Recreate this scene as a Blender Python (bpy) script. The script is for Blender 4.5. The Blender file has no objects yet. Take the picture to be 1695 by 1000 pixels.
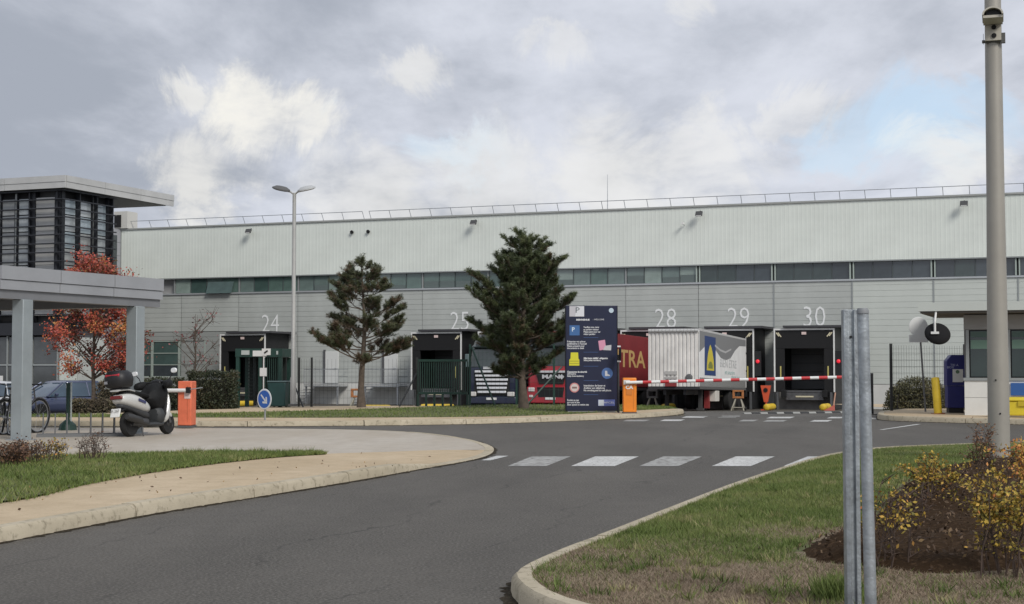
import bpy, math, random
import numpy as np
from mathutils import Vector, Matrix, Euler
R = math.radians
scene = bpy.context.scene
C = scene.collection
rnd = random.Random(7)
nr = np.random.RandomState(11)

# ------------------------------------------------------------------ camera, sky, sun, exposure
EYE = 1.3
PITCH = R(2.565)
cd = bpy.data.cameras.new('camera'); cam = bpy.data.objects.new('camera', cd); C.objects.link(cam)
cam.location = (0, 0, EYE); cam.rotation_euler = (R(90) + PITCH, 0, 0)
cd.sensor_width = 36; cd.lens = 36 * 2500 / 1695; cd.clip_end = 2000; cd.clip_start = .1
scene.camera = cam
SUN_EL, SUN_AZ = R(38), R(150)        # azimuth clockwise from +Y: behind the camera, a little to the right
world = bpy.data.worlds.new('World'); scene.world = world; world.use_nodes = True
def build_world():
    nt = world.node_tree; N = nt.nodes; L = nt.links
    bg = N['Background']; bg.inputs['Strength'].default_value = .1
    sky = N.new('ShaderNodeTexSky'); sky.sky_type = 'NISHITA'; sky.sun_disc = False
    sky.sun_elevation = SUN_EL; sky.sun_rotation = SUN_AZ; sky.air_density = 1.0; sky.dust_density = 1.5
    tc = N.new('ShaderNodeTexCoord')
    def vm(op, a, b=None, s=None):
        n = N.new('ShaderNodeVectorMath'); n.operation = op
        for i, v in enumerate((a, b)):
            if v is None: continue
            if isinstance(v, (tuple, list)): n.inputs[i].default_value = v
            else: L.new(v, n.inputs[i])
        if s is not None:
            if isinstance(s, (int, float)): n.inputs['Scale'].default_value = s
            else: L.new(s, n.inputs['Scale'])
        return n
    def mt(op, a, b=None, clamp=False):
        n = N.new('ShaderNodeMath'); n.operation = op; n.use_clamp = clamp
        for i, v in enumerate((a, b)):
            if v is None: continue
            if isinstance(v, (int, float)): n.inputs[i].default_value = v
            else: L.new(v, n.inputs[i])
        return n.outputs[0]
    def noise(vec, scale, det, rough=.55, dist=0):
        n = N.new('ShaderNodeTexNoise'); n.inputs['Scale'].default_value = scale; n.inputs['Detail'].default_value = det
        n.inputs['Roughness'].default_value = rough; n.inputs['Distortion'].default_value = dist
        L.new(vec, n.inputs['Vector']); return n
    def smooth(v, a, b, c=0, d=1):
        n = N.new('ShaderNodeMapRange'); n.interpolation_type = 'SMOOTHSTEP'
        L.new(v, n.inputs[0])
        for i, x in enumerate((a, b, c, d)): n.inputs[i + 1].default_value = x
        return n.outputs[0]
    def mix(f, a, b):
        n = N.new('ShaderNodeMix'); n.data_type = 'RGBA'
        if isinstance(f, (int, float)): n.inputs[0].default_value = f
        else: L.new(f, n.inputs[0])
        for v, s in ((a, 6), (b, 7)):
            if isinstance(v, tuple): n.inputs[s].default_value = (*v, 1)
            else: L.new(v, n.inputs[s])
        return n.outputs[2]
    d = vm('NORMALIZE', tc.outputs['Generated']).outputs[0]
    sep = N.new('ShaderNodeSeparateXYZ'); L.new(d, sep.inputs[0])
    z = mt('MAXIMUM', sep.outputs[2], 0.0)
    inv = mt('DIVIDE', 1.0, mt('ADD', z, .16))
    p = vm('SCALE', d, None, inv).outputs[0]                       # the flat cloud layer seen in perspective
    p = vm('MULTIPLY', p, (1.0, .62, 0.2)).outputs[0]
    p = vm('ADD', p, (3.1, 7.3, 0)).outputs[0]
    n1 = noise(p, .85, 9, .56, .3); n2 = noise(p, 2.6, 8, .6, .2); n3 = noise(vm('ADD', p, (5, 2, 3)).outputs[0], .5, 4, .5)
    nb = noise(d, 11, 9, .66, .5)
    # greys of the cloud deck
    deck = mt('ADD', mt('MULTIPLY', n1.outputs[0], .65), mt('MULTIPLY', n2.outputs[0], .35))
    dk = smooth(deck, .40, .60)
    grey = mix(dk, (2.55, 2.78, 3.24), (4.65, 4.86, 5.4))
    # lit heaps of cloud and blue gaps at their own bearings in the sky
    warp = vm('SCALE', vm('SUBTRACT', nb.outputs['Color'], (.5, .5, .5)).outputs[0], None, .13).outputs[0]
    dw = vm('ADD', d, warp).outputs[0]
    dw = vm('MULTIPLY', dw, (1, 1, 1.25)).outputs[0]
    def bearing(px, py):
        v = Vector(((px - 847) / 2500, 1, (612 - py) / 2500)).normalized()
        return (v.x, v.y, v.z * 1.25)
    def heap(spots):
        tot = None
        for px, py, r, k in spots:
            dist = vm('DISTANCE', dw, bearing(px, py)).outputs['Value']
            f = smooth(dist, r / 2500 * .50, r / 2500 * 1.15, k, 0)
            tot = f if tot is None else mt('MAXIMUM', tot, f)
        return tot
    lit = heap([(430, 190, 105, .9), (520, 205, 85, .75), (690, 100, 70, .45), (300, 155, 50, .6), (335, 300, 100, .6),
                (600, 330, 120, .45), (1000, 300, 150, .5), (1180, 265, 120, .45), (1330, 180, 75, .35), (1570, 280, 90, .5),
                (905, 80, 60, .28), (1130, 10, 60, .35), (800, 300, 120, .4), (-300, 150, 200, .6), (2100, 200, 240, .5), (1300, -500, 300, .5), (200, -700, 300, .5)])
    lit = mt('MULTIPLY', lit, smooth(n2.outputs[0], .2, .52))
    gap = heap([(765, 262, 75, .5), (1550, 232, 120, .85), (1410, 255, 90, .6), (1650, 205, 85, .65), (560, 170, 30, .2), (2300, 100, 200, .8), (-600, 220, 160, .7), (700, -600, 250, .6)])
    gap = mt('MULTIPLY', gap, smooth(nb.outputs[0], .32, .55))
    low = smooth(z, .0, .13, .55, 0)                               # paler towards the horizon
    low = mt('MULTIPLY', low, smooth(n2.outputs[0], .3, .6, .5, 1))
    c = mix(low, grey, (5.7, 5.85, 6.3))
    blue = mix(.55, sky.outputs[0], (4.4, 5.4, 6.5))
    c = mix(gap, c, blue)
    c = mix(lit, c, (6.3, 6.15, 5.7))
    L.new(c, bg.inputs['Color'])
build_world()
sd = bpy.data.lights.new('sun', 'SUN'); sun = bpy.data.objects.new('sun', sd); C.objects.link(sun)
sd.energy = 1.5; sd.angle = R(20); sd.color = (1, .96, .9)
sdir = Vector((math.sin(SUN_AZ) * math.cos(SUN_EL), math.cos(SUN_AZ) * math.cos(SUN_EL), math.sin(SUN_EL)))
sun.rotation_euler = sdir.to_track_quat('Z', 'Y').to_euler()
vs = scene.view_settings; vs.view_transform = 'Standard'; vs.look = 'None'; vs.gamma = 1; vs.use_curve_mapping = False
vs.exposure = 0.6
scene.cycles.max_bounces = 5; scene.cycles.diffuse_bounces = 3; scene.cycles.glossy_bounces = 2
scene.cycles.transparent_max_bounces = 6; scene.cycles.use_denoising = True

# ------------------------------------------------------------------ helpers
def ray(px, py):
    dx = (px - 847.5) / 2500; dy = (500 - py) / 2500
    return Vector((dx, math.cos(PITCH) - math.sin(PITCH) * dy, math.sin(PITCH) + math.cos(PITCH) * dy))
def at(px, py, Y):                      # point on the view ray of an image pixel, at estimated distance Y
    r = ray(px, py); return Vector((0, 0, EYE)) + r * (Y / r.y)
def G(px, py, z=0.0):                   # image pixel projected onto level ground of height z
    r = ray(px, py); t = (z - EYE) / r.z
    return Vector((r.x * t, r.y * t, z))

MATS = {}
def M(name, rgb, rough=.6, metal=0.0, var=0.0, vscale=6.0, bump=0.0, bscale=60.0, rgb2=None, coat=0.0, spec=.5, emit=None, tint=None, trans=0.0):
    """procedural material: base colour with noise variation, bump, optional second colour; tint=(c0,c1,c2) ramps over a 'tint' attribute"""
    if name in MATS: return MATS[name]
    m = bpy.data.materials.new(name); m.use_nodes = True; nt = m.node_tree; N = nt.nodes; L = nt.links
    b = N['Principled BSDF']; b.inputs['Roughness'].default_value = rough; b.inputs['Metallic'].default_value = metal
    b.inputs['Specular IOR Level'].default_value = spec; b.inputs['Coat Weight'].default_value = coat
    b.inputs['Base Color'].default_value = (*rgb, 1)
    if trans: b.inputs['Transmission Weight'].default_value = trans
    tc = N.new('ShaderNodeTexCoord')
    if tint:
        a = N.new('ShaderNodeAttribute'); a.attribute_name = 'tint'
        r = N.new('ShaderNodeValToRGB'); L.new(a.outputs['Fac'], r.inputs[0])
        el = r.color_ramp.elements
        for i, c in enumerate(tint):
            e = el[i] if i < 2 else el.new(1)
            e.position = i / (len(tint) - 1)
        for i, c in enumerate(tint): el[i].color = (*c, 1)
        L.new(r.outputs[0], b.inputs['Base Color'])
    elif var > 0 or rgb2:
        n = N.new('ShaderNodeTexNoise'); n.inputs['Scale'].default_value = vscale; n.inputs['Detail'].default_value = 7; n.inputs['Roughness'].default_value = .62
        L.new(tc.outputs['Object'], n.inputs['Vector'])
        mr = N.new('ShaderNodeMapRange'); mr.inputs[1].default_value = .33; mr.inputs[2].default_value = .67; L.new(n.outputs[0], mr.inputs[0])
        mx = N.new('ShaderNodeMix'); mx.data_type = 'RGBA'; L.new(mr.outputs[0], mx.inputs[0])
        c2 = rgb2 or tuple(min(1, c * (1 + var)) for c in rgb); c1 = rgb if rgb2 else tuple(c * (1 - var) for c in rgb)
        mx.inputs[6].default_value = (*c1, 1); mx.inputs[7].default_value = (*c2, 1)
        L.new(mx.outputs[2], b.inputs['Base Color'])
    if bump > 0:
        n2 = N.new('ShaderNodeTexNoise'); n2.inputs['Scale'].default_value = bscale; n2.inputs['Detail'].default_value = 5
        L.new(tc.outputs['Object'], n2.inputs['Vector'])
        bp = N.new('ShaderNodeBump'); bp.inputs['Strength'].default_value = bump; bp.inputs['Distance'].default_value = .02
        L.new(n2.outputs[0], bp.inputs['Height']); L.new(bp.outputs[0], b.inputs['Normal'])
    if emit:
        b.inputs['Emission Color'].default_value = (*emit[0], 1); b.inputs['Emission Strength'].default_value = emit[1]
    MATS[name] = m; return m

def layered(name, base, specks, patches, rough=.85, bump=.5, bscale=90, pscale=.35, sscale=150, spec=.3, cracks=None, smin=.52, smax=.72):
    """ground material: three noise layers (metre-size patches, decimetre mottling, grit)"""
    m = bpy.data.materials.new(name); m.use_nodes = True; nt = m.node_tree; N = nt.nodes; L = nt.links
    b = N['Principled BSDF']; b.inputs['Roughness'].default_value = rough; b.inputs['Specular IOR Level'].default_value = spec
    tc = N.new('ShaderNodeTexCoord')
    def nz(s, det, a, c, stretch=None):
        n = N.new('ShaderNodeTexNoise'); n.inputs['Scale'].default_value = s; n.inputs['Detail'].default_value = det; n.inputs['Roughness'].default_value = .6
        if stretch:
            mp = N.new('ShaderNodeMapping'); mp.inputs['Scale'].default_value = stretch; mp.inputs['Rotation'].default_value = (0, 0, R(-15))
            L.new(tc.outputs['Object'], mp.inputs[0]); L.new(mp.outputs[0], n.inputs['Vector'])
        else: L.new(tc.outputs['Object'], n.inputs['Vector'])
        r = N.new('ShaderNodeMapRange'); r.inputs[1].default_value = a; r.inputs[2].default_value = c; L.new(n.outputs[0], r.inputs[0]); return r.outputs[0], n
    def mx(f, a, bcol):
        n = N.new('ShaderNodeMix'); n.data_type = 'RGBA'; L.new(f, n.inputs[0])
        for v, s in ((a, 6), (bcol, 7)):
            if isinstance(v, tuple): n.inputs[s].default_value = (*v, 1)
            else: L.new(v, n.inputs[s])
        return n.outputs[2]
    f1, _ = nz(pscale, 8, .38, .64, (1, .3, 1)); f2, _ = nz(3.5, 9, .4, .7); f3, n3 = nz(sscale, 3, smin, smax)
    c = mx(f1, base, patches); f2m = N.new('ShaderNodeMath'); f2m.operation = 'MULTIPLY'; L.new(f2, f2m.inputs[0]); f2m.inputs[1].default_value = .4
    c = mx(f2m.outputs[0], c, tuple(x * .72 for x in base)); c = mx(f3, c, specks)
    if cracks:                                          # long seams and wheel tracks, darker binder with its own wandering shape
        def mth(op, a, bb):
            n = N.new('ShaderNodeMath'); n.operation = op
            for i_, v in enumerate((a, bb)):
                if v is None: continue
                if isinstance(v, (int, float)): n.inputs[i_].default_value = v
                else: L.new(v, n.inputs[i_])
            return n.outputs[0]
        dt = N.new('ShaderNodeVectorMath'); dt.operation = 'DOT_PRODUCT'; L.new(tc.outputs['Object'], dt.inputs[0]); dt.inputs[1].default_value = (.963, -.27, 0)
        j1, _ = nz(.45, 9, 0, 1); j2, _ = nz(1.1, 6, .42, .58); j3, _ = nz(.3, 4, .35, .65, (1, .2, 1))
        q = mth('ADD', dt.outputs['Value'], mth('MULTIPLY', mth('SUBTRACT', j1, .5), 1.3))
        for q0, wd, k in ((-4.55, .022, .85), (-3.2, .018, .7), (-6.0, .02, .6), (-1.4, .018, .5), (-4.9, .55, .30), (-3.0, .45, .22)):
            dist = mth('ABSOLUTE', mth('SUBTRACT', q, q0), None)
            mr = N.new('ShaderNodeMapRange'); L.new(dist, mr.inputs[0]); mr.inputs[1].default_value = 0; mr.inputs[2].default_value = wd; mr.inputs[3].default_value = k; mr.inputs[4].default_value = 0
            c = mx(mth('MULTIPLY', mr.outputs[0], j2 if wd < .1 else j3), c, cracks)
    L.new(c, b.inputs['Base Color'])
    bp = N.new('ShaderNodeBump'); bp.inputs['Strength'].default_value = bump; bp.inputs['Distance'].default_value = .01
    n4 = N.new('ShaderNodeTexNoise'); n4.inputs['Scale'].default_value = bscale; n4.inputs['Detail'].default_value = 4; L.new(tc.outputs['Object'], n4.inputs['Vector'])
    L.new(n4.outputs[0], bp.inputs['Height']); L.new(bp.outputs[0], b.inputs['Normal'])
    MATS[name] = m; return m

class MB:
    def __init__(s): s.v = []; s.f = []
    def add(s, vs, fs):
        o = len(s.v); s.v += [tuple(x) for x in vs]; s.f += [tuple(i + o for i in f) for f in fs]; return s
    def box(s, c, d, rz=0.0, rx=0.0, ry=0.0, top=(1, 1)):
        m = Euler((rx, ry, rz)).to_matrix(); c = Vector(c); vs = []
        for k in (-1, 1):
            tx, ty = top if k > 0 else (1, 1)
            for i, j in ((-1, -1), (1, -1), (1, 1), (-1, 1)):
                vs.append(c + m @ Vector((i * d[0] / 2 * tx, j * d[1] / 2 * ty, k * d[2] / 2)))
        return s.add(vs, [(3, 2, 1, 0), (4, 5, 6, 7), (0, 1, 5, 4), (1, 2, 6, 5), (2, 3, 7, 6), (3, 0, 4, 7)])
    def b2(s, a, b):
        return s.box([(x + y) / 2 for x, y in zip(a, b)], [abs(y - x) for x, y in zip(a, b)])
    def prism(s, poly, axis, a, b):
        """poly in the two other axes, extruded along axis from a to b"""
        n = len(poly); vs = []
        for t in (a, b):
            for (p, q) in poly:
                vs.append({'x': (t, p, q), 'y': (p, t, q), 'z': (p, q, t)}[axis])
        fs = [tuple(range(n - 1, -1, -1)), tuple(range(n, 2 * n))] + [(i, (i + 1) % n, n + (i + 1) % n, n + i) for i in range(n)]
        return s.add(vs, fs)
    def tube(s, pts, rad, n=8, cap=True):
        pts = [Vector(p) for p in pts]; rad = rad if isinstance(rad, (list, tuple)) else [rad] * len(pts)
        vs = []; prev = None
        for i, p in enumerate(pts):
            t = (pts[min(i + 1, len(pts) - 1)] - pts[max(i - 1, 0)]).normalized()
            if prev is None:
                up = Vector((0, 0, 1)) if abs(t.z) < .9 else Vector((1, 0, 0)); a = t.cross(up).normalized()
            else: a = (prev - t * prev.dot(t)).normalized()
            prev = a; b = t.cross(a)
            for k in range(n):
                w = 2 * math.pi * k / n; vs.append(p + (a * math.cos(w) + b * math.sin(w)) * rad[i])
        fs = []
        for i in range(len(pts) - 1):
            for k in range(n):
                fs.append((i * n + k, i * n + (k + 1) % n, (i + 1) * n + (k + 1) % n, (i + 1) * n + k))
        if cap: fs += [tuple(range(n - 1, -1, -1)), tuple(range((len(pts) - 1) * n, len(pts) * n))]
        return s.add(vs, fs)
    def lathe(s, prof, c=(0, 0, 0), n=20, axis='z', m=None):
        """prof: (radius, height) pairs"""
        vs = []; c = Vector(c)
        for r, h in prof:
            for k in range(n):
                w = 2 * math.pi * k / n; a, b = r * math.cos(w), r * math.sin(w)
                v = Vector({'z': (a, b, h), 'y': (a, h, b), 'x': (h, a, b)}[axis])
                vs.append(c + (m @ v if m else v))
        fs = [(i * n + k, i * n + (k + 1) % n, (i + 1) * n + (k + 1) % n, (i + 1) * n + k) for i in range(len(prof) - 1) for k in range(n)]
        fs += [tuple(range(n - 1, -1, -1)), tuple(range((len(prof) - 1) * n, len(prof) * n))]
        return s.add(vs, fs)
    def loft(s, secs, closed=True, caps=True):
        n = len(secs[0]); vs = [p for q in secs for p in q]; fs = []
        for i in range(len(secs) - 1):
            for k in range(n if closed else n - 1):
                fs.append((i * n + k, i * n + (k + 1) % n, (i + 1) * n + (k + 1) % n, (i + 1) * n + k))
        if caps: fs += [tuple(range(n - 1, -1, -1)), tuple(range((len(secs) - 1) * n, len(secs) * n))]
        return s.add(vs, fs)
    def torus(s, c, Rr, r, axis='y', n=28, k=8, m=None):
        c = Vector(c); vs = []
        for i in range(n):
            w = 2 * math.pi * i / n
            for j in range(k):
                q = 2 * math.pi * j / k; rr = Rr + r * math.cos(q); a, b, h = rr * math.cos(w), rr * math.sin(w), r * math.sin(q)
                v = Vector({'z': (a, b, h), 'y': (a, h, b), 'x': (h, a, b)}[axis]); vs.append(c + (m @ v if m else v))
        return s.add(vs, [(i * k + j, i * k + (j + 1) % k, ((i + 1) % n) * k + (j + 1) % k, ((i + 1) % n) * k + j) for i in range(n) for j in range(k)])
    def build(s, name, mat, parent=None, smooth=False, bevel=0.0, seg=2, sub=0):
        me = bpy.data.meshes.new(name); me.from_pydata(s.v, [], s.f); me.validate(); me.update()
        if not s.f: raise ValueError(name)
        bm_fix(me)
        me.materials.append(mat)
        if smooth:
            me.polygons.foreach_set('use_smooth', [True] * len(me.polygons))
            try: me.set_sharp_from_angle(angle=R(42 if smooth is True else smooth))
            except Exception: pass
        o = bpy.data.objects.new(name, me); C.objects.link(o)
        if parent is not None: o.parent = parent
        if bevel:
            md = o.modifiers.new('bevel', 'BEVEL'); md.width = bevel; md.segments = seg; md.limit_method = 'ANGLE'; md.angle_limit = R(35); md.harden_normals = False
            me.polygons.foreach_set('use_smooth', [True] * len(me.polygons))
            try: me.set_sharp_from_angle(angle=R(50))
            except Exception: pass
        if sub:
            md = o.modifiers.new('subsurf', 'SUBSURF'); md.levels = sub; md.render_levels = sub
        return o
import bmesh
def bm_fix(me):
    b = bmesh.new(); b.from_mesh(me); bmesh.ops.recalc_face_normals(b, faces=b.faces); b.to_mesh(me); b.free()

def tag(o, label, cat, group=None, kind=None):
    if label: o['label'] = label
    if cat: o['category'] = cat
    if group: o['group'] = group
    if kind: o['kind'] = kind
    return o
def struct(o): o['kind'] = 'structure'; return o
def thing(name, label, cat, loc=(0, 0, 0), rz=0.0, group=None):
    o = bpy.data.objects.new(name, None); C.objects.link(o); o.location = loc; o.rotation_euler = (0, 0, rz); o.empty_display_size = .3
    return tag(o, label, cat, group)
def copy_tree(o, parent=None):
    c = o.copy(); C.objects.link(c); c.parent = parent
    for ch in list(o.children): copy_tree(ch, c)
    return c
def inst(src, parent, loc, rot=(0, 0, 0), scale=(1, 1, 1)):
    c = src.copy(); C.objects.link(c); c.parent = parent; c.location = loc; c.rotation_euler = rot; c.scale = scale; return c
def text(name, body, size, mat, parent, loc, rot=(R(90), 0, 0), sx=1.0, align='CENTER', ext=.004, bold=0.0):
    cu = bpy.data.curves.new(name, 'FONT'); cu.body = body; cu.size = size; cu.align_x = align; cu.align_y = 'CENTER'; cu.extrude = ext; cu.resolution_u = 2; cu.offset = bold
    t = bpy.data.objects.new('tmp', cu); C.objects.link(t)
    dg = bpy.context.evaluated_depsgraph_get(); me = bpy.data.meshes.new_from_object(t.evaluated_get(dg))
    C.objects.unlink(t); bpy.data.objects.remove(t)
    me.name = name; me.materials.clear(); me.materials.append(mat)
    o = bpy.data.objects.new(name, me); C.objects.link(o); o.parent = parent; o.location = loc; o.rotation_euler = rot; o.scale = (sx, 1, 1)
    return o
def cards(name, cen, size, mat, parent=None, tint=None, up=.0, aspect=.55, dirs=None, fold=True):
    """many small leaf-shaped faces, one mesh. size: array; dirs: leaf axis"""
    n = len(cen); cen = np.asarray(cen, float); size = np.broadcast_to(np.asarray(size, float), (n,))
    a = nr.normal(size=(n, 3)) if dirs is None else np.asarray(dirs, float)
    a /= np.linalg.norm(a, axis=1)[:, None] + 1e-9
    b = nr.normal(size=(n, 3)); b[:, 2] *= (1 - up); b -= a * (a * b).sum(1)[:, None]; b /= np.linalg.norm(b, axis=1)[:, None] + 1e-9
    s = size[:, None]
    v = np.stack([cen, cen + a * s * .5 + b * s * aspect * .5, cen + a * s, cen + a * s * .5 - b * s * aspect * .5], 1).reshape(-1, 3)
    return raw(name, v, 4, n, mat, parent, tint)
def raw(name, v, k, n, mat, parent=None, tint=None):
    me = bpy.data.meshes.new(name); me.vertices.add(n * k); me.vertices.foreach_set('co', v.astype(np.float32).ravel())
    me.loops.add(n * k); me.loops.foreach_set('vertex_index', np.arange(n * k, dtype=np.int32))
    me.polygons.add(n); me.polygons.foreach_set('loop_start', np.arange(0, n * k, k, dtype=np.int32)); me.polygons.foreach_set('loop_total', np.full(n, k, np.int32))
    me.update(calc_edges=True)
    at_ = me.attributes.new('tint', 'FLOAT', 'POINT')
    t = nr.rand(n) if tint is None else np.asarray(tint, float)
    at_.data.foreach_set('value', np.repeat(t, k).astype(np.float32))
    me.materials.append(mat); o = bpy.data.objects.new(name, me); C.objects.link(o)
    if parent is not None: o.parent = parent
    return o
def blades(name, pts, hmin, hmax, mat, tint=None, w=.006, lean=.5):
    """grass: one bent triangle per blade"""
    n = len(pts); pts = np.asarray(pts, float); h = nr.uniform(hmin, hmax, n)[:, None]
    th = nr.uniform(0, 2 * math.pi, n); side = np.stack([np.cos(th), np.sin(th), np.zeros(n)], 1) * w * nr.uniform(.7, 1.4, (n, 1))
    ln = nr.normal(0, lean, (n, 2)); tip = pts + np.concatenate([ln * h, h], 1)
    v = np.stack([pts - side, pts + side, tip], 1).reshape(-1, 3)
    o = raw(name, v, 3, n, mat, None, tint); o['kind'] = 'stuff'; return o
def inpoly(pts, poly):
    x, y = pts[:, 0], pts[:, 1]; c = np.zeros(len(pts), bool); j = len(poly) - 1
    for i in range(len(poly)):
        xi, yi = poly[i][:2]; xj, yj = poly[j][:2]
        cond = ((yi > y) != (yj > y)) & (x < (xj - xi) * (y - yi) / (yj - yi + 1e-12) + xi); c ^= cond; j = i
    return c
def scatter(poly, n):
    p = np.array([q[:2] for q in poly]); lo, hi = p.min(0), p.max(0); out = []
    tot = 0
    while tot < n:
        q = nr.uniform(lo, hi, (n * 2, 2)); q = q[inpoly(q, poly)]; out.append(q); tot += len(q)
    return np.concatenate(out)[:n]
def fbm(x, y, f=1.0, s=0):
    return (np.sin(x * f * 1.3 + y * f * .7 + s) + np.sin(-x * f * .9 + y * f * 1.7 + 2 * s + 1) * .8 + np.sin(x * f * 2.9 + y * f * 2.3 + s) * .45 + np.sin(x * f * 5.1 - y * f * 4.3 + s * 3) * .25) / 2.5
def catmull(p, step):
    p = [Vector(q) for q in p]; dense = []
    for i in range(len(p) - 1):
        a, b, c, d = p[max(i - 1, 0)], p[i], p[i + 1], p[min(i + 2, len(p) - 1)]
        for k in range(24):
            t = k / 24; dense.append(.5 * ((2 * b) + (c - a) * t + (2 * a - 5 * b + 4 * c - d) * t * t + (3 * b - a - 3 * c + d) * t ** 3))
    dense.append(p[-1]); out = [dense[0]]; acc = 0
    for i in range(1, len(dense)):
        acc += (dense[i] - dense[i - 1]).length
        if acc >= step: out.append(dense[i]); acc = 0
    if (out[-1] - dense[-1]).length > step * .3: out.append(dense[-1])
    return out

# materials of the setting
asphalt = layered('asphalt', (.060, .054, .045), (.17, .158, .138), (.096, .087, .074), rough=.72, bump=1.0, bscale=60, sscale=48, pscale=.6, cracks=(.030, .027, .023), smin=.44, smax=.70)
sandpave = layered('sand_paving', (.47, .365, .235), (.29, .22, .14), (.56, .45, .31), rough=.9, bump=.3, sscale=26, pscale=.7, smin=.56, smax=.86)
concpave = layered('grey_paving', (.41, .355, .28), (.28, .24, .18), (.50, .455, .39), rough=.6, bump=.25, sscale=30, pscale=.45, smin=.56, smax=.86)
kerbm = layered('kerb_concrete', (.42, .365, .265), (.17, .145, .10), (.50, .44, .33), rough=.9, bump=.5, sscale=14, pscale=1.5, smin=.55, smax=.78)
soilm = layered('mulch_soil', (.034, .0205, .011), (.09, .056, .033), (.05, .031, .018), rough=1.0, bump=1.0, bscale=35, sscale=30, pscale=1.5, spec=.05)
drym = layered('dry_turf', (.19, .145, .10), (.27, .215, .155), (.15, .125, .075), rough=.95, bump=.8, bscale=40, sscale=60, pscale=1.2)
turfm = layered('green_turf', (.10, .115, .045), (.16, .155, .075), (.13, .13, .055), rough=.95, bump=.8, bscale=40, sscale=60, pscale=1.0)
paintm = layered('road_paint', (.52, .52, .50), (.15, .142, .13), (.64, .64, .62), rough=.75, bump=.2, sscale=22, pscale=2.5, smin=.55, smax=.66)
wornm = layered('worn_road_paint', (.36, .36, .345), (.16, .152, .14), (.44, .44, .42), rough=.75, bump=.2, sscale=9, pscale=3.0, smin=.44, smax=.66)
grassm = M('grass_blades', (.06, .09, .03), .7, spec=.15, tint=((.075, .11, .03), (.13, .175, .05), (.19, .215, .075), (.36, .30, .17)))
drygrassm = M('dry_grass_blades', (.2, .17, .1), .8, spec=.15, tint=((.15, .115, .08), (.26, .20, .145), (.34, .27, .20), (.11, .13, .05)))

# ------------------------------------------------------------------ ground
TH = R(-21.4); U = Vector((math.cos(TH), math.sin(TH), 0)); V = Vector((-math.sin(TH), math.cos(TH), 0))
P30 = Vector((17.0, 88.0, -.95))
def W(u, v, z=0.0): return P30 + U * u + V * v + Vector((0, 0, z))      # warehouse frame, z above the yard
def sstep(a, b, x): t = min(1, max(0, (x - a) / (b - a))); return t * t * (3 - 2 * t)
def terr(x, y):
    left = -.5 * sstep(38, 52, y) - .45 * sstep(52, 85, y)
    mid = -.95 * min(1, max(0, (y - 52) / 30))
    right = -.95 * min(1, max(0, (y - 42) / 42))
    a = sstep(-12, -9.5, x); b = sstep(2, 6, x)
    return (left * (1 - a) + mid * a) * (1 - b) + right * b
mb = MB(); xs = [-400, -200, -100, -60] + list(np.arange(-44, 46, 1.5)) + [60, 100, 200, 400]; ys = [-60, -10] + list(np.arange(0, 112, 1.5)) + [130, 200, 500, 900]
for y in ys:
    for x in xs: mb.v.append((float(x), float(y), terr(x, y)))
nx = len(xs)
for j in range(len(ys) - 1):
    for i in range(nx - 1): mb.f.append((j * nx + i, j * nx + i + 1, (j + 1) * nx + i + 1, (j + 1) * nx + i))
road = struct(mb.build('road', asphalt, smooth=True))

def sheet(name, outline, mat, z=None, kind='structure', parent=None):
    me = bmesh.new(); vs = [me.verts.new((p[0], p[1], p[2] if z is None else z)) for p in outline]
    f = me.faces.new(vs); bmesh.ops.triangulate(me, faces=[f]); bmesh.ops.recalc_face_normals(me, faces=me.faces)
    for f in me.faces:
        if f.normal.z < 0: f.normal_flip()
    m = bpy.data.meshes.new(name); me.to_mesh(m); me.free(); m.materials.append(mat)
    o = bpy.data.objects.new(name, m); C.objects.link(o)
    if parent: o.parent = parent
    if kind: o['kind'] = kind
    return o
def strip(name, A, B, mat, n=1, noise=0.0):
    mb = MB(); k = len(A)
    for j in range(n + 1):
        for a, b in zip(A, B):
            p = Vector(a).lerp(Vector(b), j / n)
            if noise and 0 < j: p.z += noise * float(fbm(p.x, p.y, 1.5)) * math.sin(math.pi * j / n)
            mb.v.append(tuple(p))
    for j in range(n):
        for i in range(k - 1): mb.f.append((j * k + i, j * k + i + 1, (j + 1) * k + i + 1, (j + 1) * k + i))
    return struct(mb.build(name, mat, smooth=True))
dirtm = layered('gutter_dirt_shade', (.034, .027, .019), (.10, .085, .06), (.05, .04, .028), rough=1.0, bump=.8, sscale=40, pscale=2, spec=.1)
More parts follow.
